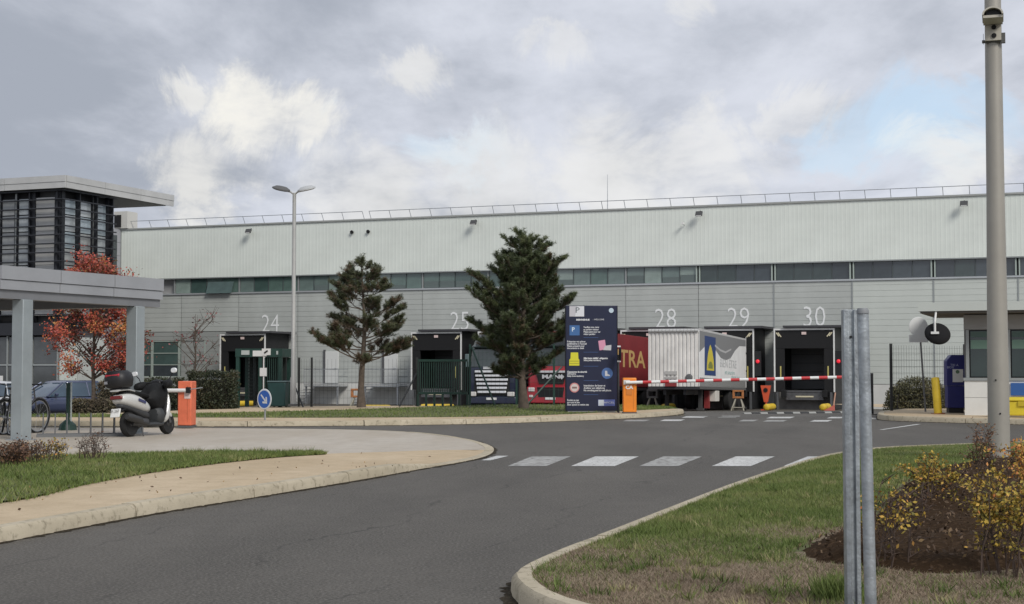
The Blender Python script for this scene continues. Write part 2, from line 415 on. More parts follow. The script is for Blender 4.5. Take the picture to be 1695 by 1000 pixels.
def kerb(path, side, width=.16, zf=lambda t: .12, step=2.0, base=-.05):
    """a row of kerb stones, each its own piece; side=+1: stones lie left of the path direction"""
    pts = catmull(path, step / 8); root = thing('kerb', None, None); struct(root)
    n = len(pts); offs = []
    for i in range(n):
        t = (pts[min(i + 1, n - 1)] - pts[max(i - 1, 0)]); t.z = 0; t.normalize(); offs.append(Vector((-t.y, t.x, 0)) * side)
    for i in range(0, n - 1, 8):
        js = list(range(i, min(i + 9, n))); secs = []
        dz = rnd.uniform(-.006, .006)
        for q, j in enumerate(js):
            p = pts[j].copy(); h = zf(j / (n - 1)) + dz
            if q == 0: p = p.lerp(pts[js[1]], .03)
            if q == len(js) - 1: p = p.lerp(pts[js[-2]], .03)
            o = offs[j]; ch = .03 if h > .05 else .008
            secs.append([(p.x, p.y, base), (p.x + o.x * .012, p.y + o.y * .012, h - ch), (p.x + o.x * .04, p.y + o.y * .04, h),
                         (p.x + o.x * width, p.y + o.y * width, h), (p.x + o.x * width, p.y + o.y * width, base)])
        MB().loft(secs).build('kerb_stone', kerbm, root, smooth=True)
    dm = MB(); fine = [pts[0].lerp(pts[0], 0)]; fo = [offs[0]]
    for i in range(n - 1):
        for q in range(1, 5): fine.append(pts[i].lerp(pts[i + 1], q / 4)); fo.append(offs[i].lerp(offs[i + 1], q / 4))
    for p, o in zip(fine, fo):                          # soil and grit in the gutter, coloured dark to add kerb contact shade
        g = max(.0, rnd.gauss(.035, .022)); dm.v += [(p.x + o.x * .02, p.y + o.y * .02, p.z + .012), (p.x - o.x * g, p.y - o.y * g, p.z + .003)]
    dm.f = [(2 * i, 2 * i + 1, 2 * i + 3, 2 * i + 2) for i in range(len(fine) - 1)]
    struct(dm.build('gutter_dirt_shade', dirtm))
    return [(pts[i] + offs[i] * (width - .005)) for i in range(n)], pts

# --- the island on the left: kerb, sand-coloured footway, grass wedge, grey paved scooter bay
kl = [G(-420, 985), G(-160, 930), G(0, 900), G(265, 850), G(450, 820), G(600, 795), G(700, 777), G(765, 766), G(803, 757), G(818, 748), G(812, 739), G(775, 728), G(700, 718), G(600, 713), G(420, 710.5), G(200, 709.5), G(-60, 709), G(-500, 708.5)]
def zfl(t): return .12 if t < .28 else max(.025, .12 - (t - .28) * 2.2)
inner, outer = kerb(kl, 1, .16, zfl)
def split(path, xmax_first):
    k = max(range(len(path)), key=lambda i: path[i].x); return k
k = split(inner, 0)
foot_out = [Vector((p.x, p.y, zfl(i / (len(inner) - 1)) - .006)) for i, p in enumerate(inner[:k + 1])]
def zp(p): return Vector((p.x, p.y, p.z))
fi = catmull([G(-420, 868, .115), G(0, 832, .115), G(150, 800, .115), G(300, 775, .115), G(440, 759, .10), G(545, 751, .07), G(640, 748, .04), G(720, 745, .035), G(790, 745, .03)], .3)
def resample(path, n):
    L = [0]
    for a, b in zip(path, path[1:]): L.append(L[-1] + (b - a).length)
    out = []
    for i in range(n):
        s = L[-1] * i / (n - 1); j = max(q for q in range(len(L)) if L[q] <= s + 1e-9); j = min(j, len(path) - 2)
        out.append(path[j].lerp(path[j + 1], (s - L[j]) / max(1e-6, L[j + 1] - L[j])))
    return out
NS = 60
A = resample(foot_out, NS); B = resample(fi, NS)
# match stations by bearing so that the strip does not shear
strip('footway', A, B, sandpave, 4)
bay_back = [Vector((p.x, p.y, .02)) for p in inner[k:]]
bay_front = [Vector((p.x, p.y, max(.012, p.z - .075) if p.x < -2.2 else max(.018, p.z - .01))) for p in B[::-1]]
strip('scooter_bay', resample(bay_front, NS), resample(bay_back, NS), concpave, 6)
gback = [G(-420, 770, .05), G(0, 757, .05), G(150, 752, .05), G(300, 750, .05), G(440, 749, .05), G(530, 749, .06)]
gfront = [G(-420, 866, .135), G(0, 830, .135), G(150, 798, .135), G(300, 773, .135), G(440, 757, .12), G(540, 750.5, .09)]
GF, GB = resample(catmull(gfront, .3), 40), resample(catmull(gback, .3), 40)
strip('lawn', GF, GB, turfm, 8, .05)
def strip_points(Fp, Bp, n, tmax=1.0, noise=.05):
    s = nr.uniform(0, len(Fp) - 1.001, n); i = s.astype(int); f = (s - i)[:, None]; t = nr.uniform(-.02, tmax, n)[:, None]
    Fa = np.array([tuple(p) for p in Fp]); Ba = np.array([tuple(p) for p in Bp])
    a = Fa[i] * (1 - f) + Fa[i + 1] * f; b = Ba[i] * (1 - f) + Ba[i + 1] * f; p = a * (1 - t) + b * t
    p[:, 2] += noise * fbm(p[:, 0], p[:, 1], 1.5) * np.sin(np.pi * np.clip(t[:, 0], 0, 1)) - .01
    return p
gp = gp_left = strip_points(GF, GB, 52000)
tn = np.clip(.42 + .3 * fbm(gp[:, 0], gp[:, 1], 2.2) + nr.normal(0, .16, len(gp)), 0, 1)
blades('grass_tufts', gp, .02, .075, grassm, tn, .006)

# --- the far verge with the totem, pines and lamp post
kf = [G(-500, 705), G(-100, 705.5), G(130, 706), G(320, 706.5), G(500, 706), G(700, 704), G(840, 701), G(1000, 695), G(1085, 690.5), G(1125, 686.5), G(1131, 684), G(1110, 682.4)]
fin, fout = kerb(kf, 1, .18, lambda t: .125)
def farsheet(name, A, B, mat, n=2): return strip(name, resample(A, 50), resample(B, 50), mat, n)
def drop(p, z=0.0): return Vector((p[0], p[1], z))
fa = [Vector((p.x, p.y, .12)) for p in fin]
fb = [drop((x, y), .12) for x, y in ((-22, 38.2), (-12, 37.6), (-8, 37.4), (-5, 37.2), (-2, 37.6), (0, 38.4), (1.8, 40.6), (3.2, 43.2), (4.4, 45.2), (5.0, 46.0))]
farsheet('far_footway', fa, fb, sandpave)
fc = [drop((x, y), .13) for x, y in ((-22, 39.8), (-12, 39.6), (-9, 39.8), (-5, 44), (-2, 49), (0, 51), (2, 51), (3.5, 50.5), (4.6, 49), (4.9, 47.2))]
lawn_f = resample([p + Vector((0, 0, .008)) for p in fb], 50); lawn_b = resample(fc, 50)
strip('verge_lawn', lawn_f, lawn_b, turfm, 4)
gp = strip_points(lawn_f, lawn_b, 26000, 1.0, 0.0)
blades('verge_grass', gp, .02, .07, grassm, np.clip(.35 + .3 * fbm(gp[:, 0], gp[:, 1], 1.1) + nr.normal(0, .14, len(gp)), 0, 1), .012)
fd = [drop((-22, 43), terr(-22, 43) + .06), drop((-16, 43), terr(-16, 43) + .06), drop((-11, 46), .02), drop((-9, 52), .02), drop((-5, 54.5), .0), drop((-2, 54.5), .0), drop((2, 54), 0), drop((5, 52), -.0), drop((5.6, 49.5), -.05)]
strip('gravel_path', [p - Vector((0, 0, .004)) for p in lawn_b], resample(fd, 50), sandpave, 2)

# --- right verge: kerb, turf, planting bed
kr = [G(1130, 1075), G(960, 1045), G(880, 1018), G(848, 992), G(846, 975), G(872, 957), G(935, 928), G(1000, 903), G(1100, 861), G(1200, 820), G(1300, 784), G(1360, 766), G(1410, 757), G(1480, 750), G(1620, 744), G(1760, 740), G(2000, 735)]
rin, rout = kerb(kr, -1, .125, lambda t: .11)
RX = [p for p in rin]
poly_r = [(p.x, p.y) for p in rin] + [(16, 24), (16, 4), (2.2, 4)]
def rz_(x, y):      # gently mounded turf
    return .10 + .10 * np.exp(-(((x - 4.6) / 2.6) ** 2 + ((y - 14) / 7.0) ** 2)) + .012 * fbm(x, y, 2.0)
def verge_mesh():
    bm = bmesh.new(); s = .16
    f = bm.faces.new([bm.verts.new((p[0], p[1], 0)) for p in poly_r])
    bmesh.ops.triangulate(bm, faces=[f])
    # cut into a fine lattice so that the mound is real relief
    for ax, lo, hi in ((0, -.5, 16, ), (1, 4, 26)):
        q = lo
        while q < hi:
            no = (1, 0, 0) if ax == 0 else (0, 1, 0); co = (q, 0, 0) if ax == 0 else (0, q, 0)
            bmesh.ops.bisect_plane(bm, geom=bm.verts[:] + bm.edges[:] + bm.faces[:], plane_co=co, plane_no=no)
            q += .45
    edge = np.array([(p.x, p.y) for p in rin])
    for v in bm.verts:
        dist = float(np.min(np.hypot(edge[:, 0] - v.co.x, edge[:, 1] - v.co.y))); t = min(1, dist / .7)
        v.co.z = .095 * (1 - t) + float(rz_(v.co.x, v.co.y)) * t
    for f in bm.faces:
        f.smooth = True
        f.normal_update()
        if f.normal.z < 0: f.normal_flip()
    m = bpy.data.meshes.new('verge_turf'); bm.to_mesh(m); bm.free(); return m
def vz(p):
    edge = np.array([(q.x, q.y) for q in rin]); out = np.empty(len(p))
    for i in range(0, len(p), 4000):
        c = p[i:i + 4000]; d = np.sqrt(((c[:, None, :2] - edge[None]) ** 2).sum(2)).min(1); t = np.clip(d / .7, 0, 1)
        out[i:i + 4000] = .095 * (1 - t) + rz_(c[:, 0], c[:, 1]) * t
    return out
bed = [G(1310, 905, .15), G(1370, 880, .16), G(1440, 850, .18), G(1490, 800, .2), G(1560, 775, .2), G(1640, 757, .2), G(1800, 750, .2), G(2100, 760, .2), G(2100, 960, .12), G(1695, 945, .14), G(1560, 950, .14), G(1440, 935, .14), G(1350, 925, .14)]
vm_ = verge_mesh(); vm_.materials.append(drym); vm_.materials.append(turfm)
def dry_at(x, y): return 1 / (1 + np.exp(-((10.15 - y) * 2.0 + 3.0 * fbm(x, y, 1.9) + .4 + (x - 1.5) * .6)))
for f_ in vm_.polygons:
    if dry_at(f_.center.x, f_.center.y) < .5: f_.material_index = 1
vo = bpy.data.objects.new('verge_turf', vm_); C.objects.link(vo); struct(vo)
dg = bpy.context.evaluated_depsgraph_get()
# soil bed as a lattice 1.2 cm above the turf
bp_ = [(p.x, p.y) for p in bed]
lat = MB(); idx = {}
def bed_in(x, y): return bool(inpoly(np.array([[x, y], [x + .12, y + .17]]), bp_).any())
st = .12; x0, x1 = min(p[0] for p in bp_), min(7.5, max(p[0] for p in bp_)); y0, y1 = min(p[1] for p in bp_), max(p[1] for p in bp_)
gx = np.arange(x0, x1, st); gy = np.arange(y0, y1, st * 1.4)
pts = np.array([(x, y) for y in gy for x in gx]); zz = vz(pts)
def bed_lift(p):                                    # the soil rises from under the turf at the edge of the bed
    a = np.array(bp_); b = np.roll(a, -1, 0); dmin = np.full(len(p), 9.0)
    for s0, s1 in zip(a, b):
        e = s1 - s0; t = np.clip(((p - s0) @ e) / (e @ e), 0, 1); dmin = np.minimum(dmin, np.hypot(*(p - (s0 + t[:, None] * e)).T))
    k = np.where(inpoly(p, bp_), np.clip(dmin / .25, 0, 1), 0)
    return -.02 + k * (.10 + .035 * fbm(p[:, 0], p[:, 1], 5.0))
zz += bed_lift(pts) + nr.normal(0, .008, len(pts))
for j in range(len(gy) - 1):
    for i in range(len(gx) - 1):
        if bed_in(gx[i], gy[j]):
            q = []
            for (a, b) in ((i, j), (i + 1, j), (i + 1, j + 1), (i, j + 1)):
                if (a, b) not in idx: idx[(a, b)] = len(lat.v); lat.v.append((gx[a], gy[b], float(zz[b * len(gx) + a])))
                q.append(idx[(a, b)])
            lat.f.append(tuple(q))
struct(lat.build('planting_bed', soilm, smooth=True))
def near_scatter(poly, n, ycut=30):
    """more points where the turf is close"""
    p = scatter(poly, n * 3); w = np.clip(9.0 / p[:, 1], .05, 1) ** 1.6; return p[nr.rand(len(p)) < w][:n]
pp = np.array(poly_r); n_ = 900000
yy_ = 7.0 * (26.0 / 7.0) ** nr.rand(n_); cand = np.column_stack([nr.uniform(-.02, .37, n_) * yy_, yy_])      # thins out with distance
cand = cand[inpoly(cand, poly_r)][:330000]
inb = inpoly(cand, bp_); cand = cand[~inb]
z = vz(cand); P3 = np.column_stack([cand, z - .012])
dryness = dry_at(cand[:, 0], cand[:, 1])
isdry = nr.rand(len(cand)) < dryness
pg = P3[~isdry]; pd = P3[isdry]
tg = np.clip(.42 + .26 * fbm(pg[:, 0], pg[:, 1], 2.6) + nr.normal(0, .15, len(pg)), 0, 1)
blades('verge_grass_green', pg, .018, .052, grassm, tg, .0035, .5)
blades('verge_grass_dry', pd, .012, .038, drygrassm, np.clip(.42 + .22 * fbm(pd[:, 0], pd[:, 1], 4) + nr.normal(0, .2, len(pd)), 0, 1), .0032, 1.1)
tuft = np.array([(G(1390, 990, .12).x, G(1390, 990, .12).y)]) + nr.normal(0, .07, (900, 2)); tz = vz(tuft)
blades('grass_clump', np.column_stack([tuft, tz - .01]), .05, .16, grassm, np.clip(nr.normal(.3, .12, 900), 0, 1), .005, .4)
def clumps(name, pool, n, per, h0, h1, seed):
    ix = nr.choice(len(pool), n, replace=False); c = pool[ix]; P_ = np.repeat(c, per, 0) + np.column_stack([nr.normal(0, .035, (n * per, 2)), np.zeros(n * per)])
    t_ = np.clip(np.repeat(nr.choice([.1, .3, .55, .85], n), per) + nr.normal(0, .1, n * per), 0, 1)
    return blades(name, P_, h0, h1, grassm, t_, .0045, .55)
clumps('verge_weeds', P3[(P3[:, 1] < 17)], 130, 40, .03, .09, 1)
clumps('lawn_weeds', gp_left, 70, 40, .04, .13, 2)
# mulch chips and fallen leaves on the bed
q = scatter([p for p in bp_], 9000); q = q[(q[:, 0] < 6.5)]
cz = vz(q) + np.maximum(.0, bed_lift(q)) + .008
chipm = M('mulch_chips', (.1, .07, .05), .9, tint=((.035, .022, .013), (.085, .053, .032), (.15, .10, .06), (.36, .24, .10)))
ch = cards('mulch_chips', np.column_stack([q, cz]), nr.uniform(.015, .05, len(q)), chipm, None, np.clip(nr.beta(1.6, 3, len(q)), 0, 1), aspect=.5); ch['kind'] = 'stuff'

# --- kerb and pavement of the guard house
kk = [G(1495, 684), G(1462, 687), G(1452, 691), G(1462, 696), G(1530, 699), G(1620, 701.5), G(1760, 705), G(2000, 711)]
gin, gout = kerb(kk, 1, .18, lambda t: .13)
sheet('guard_footway', [(p.x, p.y, .122) for p in gin] + [(24, 33, .122), (24, 52, .122), (11, 52, .122)], sandpave)

# --- road markings
marks = thing('road_marking', None, None); struct(marks)
for x0, w in ((812, 28), (840, 66), (945, 74), (1058, 66), (1178, 66), (1297, 66)):
    a, b = G(x0, 771.5, .004), G(x0 + w * .98, 771.5, .004); c, d_ = G(x0 + w * .98 + 40, 755.5, .004), G(x0 + 40, 755.5, .004)
    if x0 == 812: a, b, c, d_ = G(796, 762, .004), G(812, 762, .004), G(842, 754.5, .004), G(822, 754.5, .004)
    sheet('crossing_stripe', [a, b, c, d_], wornm if x0 in (840, 1058) else paintm, kind=None, parent=marks)
def yz(px, py):                                     # ground point on the sloping yard
    z = 0.0
    for _ in range(30):
        p = G(px, py, z); z = terr(p.x, p.y) * .5 + z * .5
    return Vector((p.x, p.y, terr(p.x, p.y) + .006))
for x0, w, y in ((1030, 38, 696.5), (1092, 34, 696), (1222, 26, 696.5), (1262, 34, 697), (1340, 30, 697), (1128, 36, 690.5), (1188, 30, 690), (1268, 40, 691.5), (1368, 40, 691.5), (1430, 40, 693)):
    sheet('crossing_stripe', [yz(x0, y + 1.4), yz(x0 + w, y + 1.4), yz(x0 + w + 8, y - 1.2), yz(x0 + 8, y - 1.2)], wornm if int(x0) % 4 else paintm, kind=None, parent=marks)
sheet('lane_line', [G(1455, 711.4, .004), G(1462, 711.4, .004), G(1525, 702.2, .004), G(1516, 702.2, .004)], paintm, kind=None, parent=marks)
hump = thing('speed_hump', 'black and pale rubber speed hump lying across the dock yard', 'speed hump', yz(1230, 685)); 
hl = yz(1415, 684.5) - yz(1230, 685); rub = M('rubber', (.03, .03, .03), .8)
for i in range(14):
    a = hl * (i / 14 + .003); b = hl * ((i + .94) / 14)
    MB().loft([[(p.x, p.y - .25, -.01), (p.x, p.y - .12, .04), (p.x, p.y + .12, .04), (p.x, p.y + .25, -.01)] for p in (a, b)]).build('hump_block', rub if i % 2 else M('pale_block', (.3, .3, .28), .8), hump)
#==PART2==
# ------------------------------------------------------------------ warehouse
cream = M('cream_steel', (.715, .755, .70), .55, 0, .05, .6, spec=.3)
greyclad = M('grey_cladding', (.445, .465, .44), .5, .0, .10, .4)
darkclad = M('dark_grey_cladding', (.33, .345, .33), .5, .0, .06, .5)
paleclad = M('pale_cladding', (.54, .57, .53), .5, .0, .05, .5)
plinthm = M('white_plinth', (.62, .62, .59), .8, 0, .08, 1.2, .2, 20)
frame_grey = M('window_frame_grey', (.33, .35, .345), .45, .3)
frame_green = M('mullion_pale_green', (.38, .44, .40), .5)
steel = M('galvanised_steel', (.42, .44, .455), .42, .75, .18, 9, .1, 30)
black = M('black_rubber', (.007, .007, .008), .8)
blackpanel = M('black_panel', (.011, .0115, .013), .6, 0, .2, 1.5)
whitep = M('white_paint', (.72, .72, .70), .5, 0, .05, 4)
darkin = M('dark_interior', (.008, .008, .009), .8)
def glass(name, rgb, rough=.06): return M(name, rgb, rough, 0, .25, .8, spec=.8)
gl = [glass('pane_green', (.10, .155, .135)), glass('pane_pale', (.24, .30, .27)), glass('pane_teal', (.06, .10, .09)), glass('pane_blind', (.15, .20, .185))]
gd = [glass('pane_dark', (.040, .050, .056)), glass('pane_dark_blue', (.056, .070, .078)), glass('pane_dark_green', (.046, .064, .062))]

wh = thing('warehouse', 'long cream and grey logistics warehouse with a window band behind the docks', 'building', P30, TH)
MB().b2((-47.6, .42, 0), (52, 70, 11.95)).build('core', M('roof_grey', (.3, .3, .3), .8), wh)
MOD = 4.55; EDGES = [-47.6] + [-6.3 + MOD * k for k in range(-9, 12)] + [52]
def ribs_v(w, h, per=.25, dep=.0045):        # vertical trapezoid ribs
    mb = MB(); n = max(1, round(w / per)); p = w / n; prof = []
    for i in range(n): prof += [(i * p, 0), (i * p + p * .62, 0), (i * p + p * .70, -dep), (i * p + p * .92, -dep)]
    prof += [(w, 0)]
    m = len(prof)
    for x, y in prof: mb.v.append((x, y, 0))
    for x, y in prof: mb.v.append((x, y, h))
    mb.f += [(i, i + 1, m + i + 1, m + i) for i in range(m - 1)]
    return mb
def ribs_h(w, h, per=.33, dep=.016):        # horizontal boards with recessed joints
    mb = MB(); n = max(1, round(h / per)); p = h / n; prof = []
    for i in range(n): prof += [(0, i * p + .010), (0, (i + 1) * p - .022), (dep, (i + 1) * p - .016), (dep, (i + 1) * p - .0)]
    m = len(prof)
    for y, z in prof: mb.v.append((0.012, y, z))
    for y, z in prof: mb.v.append((w - .012, y, z))
    mb.f += [(i, m + i, m + i + 1, i + 1) for i in range(m - 1)]
    return mb
cache = {}
def panel(kind, w, h, mat, name):
    key = (kind, round(w, 3), round(h, 3), mat.name)
    if key in cache:
        o = cache[key].copy(); C.objects.link(o); o.parent = wh
    else:
        o = (ribs_v if kind == 'v' else ribs_h)(w, h).build(name, mat, wh); cache[key] = o
    return o
for a, b in zip(EDGES, EDGES[1:]):
    o = panel('v', b - a, 3.46, cream, 'upper_cladding_panel'); o.location = (a, .0, 8.54)
    mat = darkclad if b < -36 else greyclad
    if b < -34:
        o = panel('h', b - a, 2.6, greyclad, 'lower_cladding_panel'); o.location = (a, .12, 4.85)
        lo = 4.24 if b < -40 else 1.42
        if b < -40: pass
        o = panel('h', b - a, 4.82 - lo, darkclad, 'lower_cladding_panel'); o.location = (a, .12, lo)
    else:
        o = panel('h', b - a, 6.03, greyclad if b < 6 else paleclad, 'lower_cladding_panel'); o.location = (a, .12, 1.42)
        if b > 0: MB().b2((a - .04, .09, 1.42), (a + .04, .118, 7.4)).build('panel_joint_cover', frame_grey, wh)
    MB().b2((a + .01, .10, 0), (b - .01, .41, 1.40)).build('plinth_panel', plinthm if b > -40 else darkclad, wh)
MB().b2((-47.65, -.09, 12.0), (52, .30, 12.10)).build('parapet_coping', M('coping', (.38, .39, .37), .5, .2), wh)
MB().b2((-47.6, -.03, 8.47), (52, .41, 8.53)).build('upper_drip_edge', frame_grey, wh)
MB().b2((-47.6, .04, 7.38), (52, .41, 7.48)).build('window_sill', M('sill_aluminium', (.5, .52, .53), .4, .4), wh)
MB().b2((-47.75, -.05, 0), (-47.61, 3, 12.05)).build('corner_trim', frame_grey, wh)
# window band: one window per module, each with its panes and posts
band = [-43.3] + [e for e in EDGES if e > -42] 
pane_src = {}
def pane(parent, a, b, z0, z1, mat, y):
    key = (round(b - a, 3), round(z1 - z0, 3), mat.name)
    if key not in pane_src:
        pane_src[key] = MB().b2((0, 0, 0), (b - a, .02, z1 - z0)).build('pane', mat, parent); o = pane_src[key]
    else: o = pane_src[key].copy(); C.objects.link(o); o.parent = parent
    o.location = (a, y, z0); o.rotation_euler = (rnd.uniform(-.006, .006), 0, rnd.uniform(-.004, .004)); return o
for i, (a, b) in enumerate(zip(band, band[1:])):
    if a > 30: continue
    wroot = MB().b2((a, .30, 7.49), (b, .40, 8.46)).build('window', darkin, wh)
    right = a > -6.4; n = 4
    w = (b - a - .12) / n
    for k in range(n):
        m = rnd.choice(gd) if right else rnd.choices(gl, (4, 4, 2, 3))[0]
        pane(wroot, a + .06 + k * w + .02, a + .06 + (k + 1) * w - .02, 7.50, 8.45, m, .20)
        MB().b2((a + .06 + (k + 1) * w - .02, .16, 7.49), (a + .06 + (k + 1) * w + .02, .29, 8.46)).build('mullion', M('dark_mullion', (.07, .085, .085), .5), wroot)
        if not right and rnd.random() < .55:
            MB().b2((a + .06 + k * w + .06, .17, 7.52), (a + .06 + (k + 1) * w - .06, .195, rnd.uniform(7.72, 8.0))).build('lower_sash', M('sash_grey', (.12, .15, .145), .4), wroot)
    if right:
        for s in (-.12, .07): MB().b2((a + s - .03, .08, 7.49), (a + s + .045, .155, 8.46)).build('post', frame_green, wroot)
    else: MB().b2((a - .045, .14, 7.49), (a + .045, .285, 8.46)).build('post', frame_grey, wroot)
# tilted-open sashes on the left
for px in (353, 374):
    k_ = (px - 847.5) / 2500; u = (88 * k_ - 17) / (.931 + .365 * k_)
    MB().box((u, -.02, 7.82), (1.0, .03, .85), rx=R(-22)).build('open_sash', gl[2], wh)
# office windows at ground level
for i, (a, b) in enumerate(((-47.2, -45.1), (-45.0, -42.9), (-42.8, -40.8))):
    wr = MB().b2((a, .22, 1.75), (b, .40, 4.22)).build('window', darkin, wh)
    for j, (z0, z1) in enumerate(((1.8, 2.55), (2.62, 3.35), (3.42, 4.18))):
        pane(wr, a + .05, b - .05, z0, z1, gl[2] if j else gd[0], .17)
    for z in (1.77, 2.585, 3.385, 4.2): MB().b2((a, .12, z - .03), (b, .165, z + .03)).build('transom', frame_green, wr)
    for x in (a, b): MB().b2((x - .035, .10, 1.75), (x + .035, .16, 4.23)).build('mullion', frame_green, wr)
MB().b2((-47.6, .11, 1.40), (-40.75, .40, 1.74)).build('sill_wall', darkclad, wh)
MB().b2((-40.75, .135, 1.74), (-40.2, .40, 4.24)).build('pier', greyclad, wh)
# roof guard rail, two runs
def rail(u0, u1):
    g = MB(); g.tube([(u0, .2, 12.62), (u1, .2, 12.62)], .022, 6); r = g.build('guard_rail', steel, wh)
    n = int((u1 - u0) / 1.45)
    src = MB().tube([(0, .55, 12.1), (0, .2, 12.63)], .02, 5).build('stanchion', steel, r); src.location = (u0, 0, 0)
    for k in range(1, n + 1): inst(src, r, (u0 + (u1 - u0) * k / n, 0, 0))
rail(-47.0, -28.9); rail(-28.4, 50)
MB().tube([(-12.6, 2, 12), (-12.6, 2, 14.5)], [.03, .012], 6).build('antenna', steel, wh)
hv = MB().b2((-48.1, -.2, 12.11), (-47.0, 1.0, 13.3)).build('rooftop_unit', M('unit_beige', (.55, .54, .5), .6), wh)
MB().b2((-48.05, -.26, 12.2), (-47.5, -.205, 13.05)).build('louvre', black, hv)
for u in (-37.1, -20.7, -6.1, 9.1):
    f = MB().box((u, -.45, 11.55), (.42, .12, .32), rx=R(-35)).build('floodlight', M('lamp_body', (.06, .06, .06), .5), wh, bevel=.02)
    MB().box((u, -.53, 11.50), (.34, .012, .24), rx=R(-35)).build('lens', M('lamp_lens', (.5, .5, .48), .2), f)
    MB().tube([(u, -.06, 11.75), (u, -.4, 11.62)], .03, 6).build('bracket', M('lamp_body', (.06, .06, .06), .5), f)
for px in (583, 610):
    k_ = (px - 847.5) / 2500; u = (88 * k_ - 17) / (.931 + .365 * k_)
    MB().lathe([(.10, -.05), (.12, -.16), (.10, -.18), (.03, -.18)], (u, 0, 11.25), 14, 'y').build('vent_outlet', black, wh, smooth=True)
MB().box((-7.1, -.35, 11.0), (.10, .34, .10)).build('wall_camera', whitep, wh); MB().tube([(-7.1, -.04, 10.9), (-7.1, -.3, 10.98)], .02, 6).build('camera_bracket', steel, wh)
# two dock-level doors with balcony railings
for u in (-31.0, -26.7):
    d = MB().b2((u - .48, .04, 1.38), (u + .48, .11, 3.45)).build('door', M('door_white', (.66, .67, .65), .5), wh, bevel=.01)
    MB().b2((u - .62, .03, 1.38), (u - .49, .115, 3.56)).build('door_frame', M('frame_dark', (.10, .10, .105), .5), d)
    MB().tube([(u + .36, .0, 2.35), (u + .36, -.04, 2.35), (u + .22, -.04, 2.35)], .015, 6).build('handle', steel, d)
    pl = MB().b2((u - 1.3, -1.3, 1.15), (u + 1.2, .05, 1.22)).build('landing', steel, wh)
    gr = MB()
    for z in (1.3, 2.28): gr.tube([(u - 1.3, -1.3, z), (u + 1.2, -1.3, z)], .025, 6)
    for k in range(27): gr.tube([(u - 1.3 + k * 2.5 / 26, -1.3, 1.3), (u - 1.3 + k * 2.5 / 26, -1.3, 2.28)], .009 if k % 13 else .025, 4, False)
    for z in (1.3, 1.8, 2.28): gr.tube([(u + 1.2, -1.3, z), (u + 1.2, 0, z)], .02, 5)
    gr.build('railing', steel, pl)
    fl = MB()
    for k in range(5): fl.b2((u - 2.2 + k * .2, -1.25, .1 + k * .21), (u - 1.98 + k * .2, -.2, .14 + k * .21))
    fl.build('steps', steel, pl)
    for s in (-1.2, 1.1): MB().b2((u + s - .05, -1.25, 0), (u + s + .05, -1.15, 1.15)).build('support', steel, pl)
# painted bay numbers
numm = M('number_white', (.80, .81, .80), .6)
def wall_u(px): k_ = (px - 847.5) / 2500; return (88 * k_ - 17) / (.931 + .365 * k_)
for n, px in (('24', 446), ('25', 760), ('28', 1101), ('29', 1222), ('30', 1347)):
    text('bay_number', n, 1.75, numm, wh, (wall_u(px), .105, 5.27), sx=.82, ext=.006, bold=-.018)

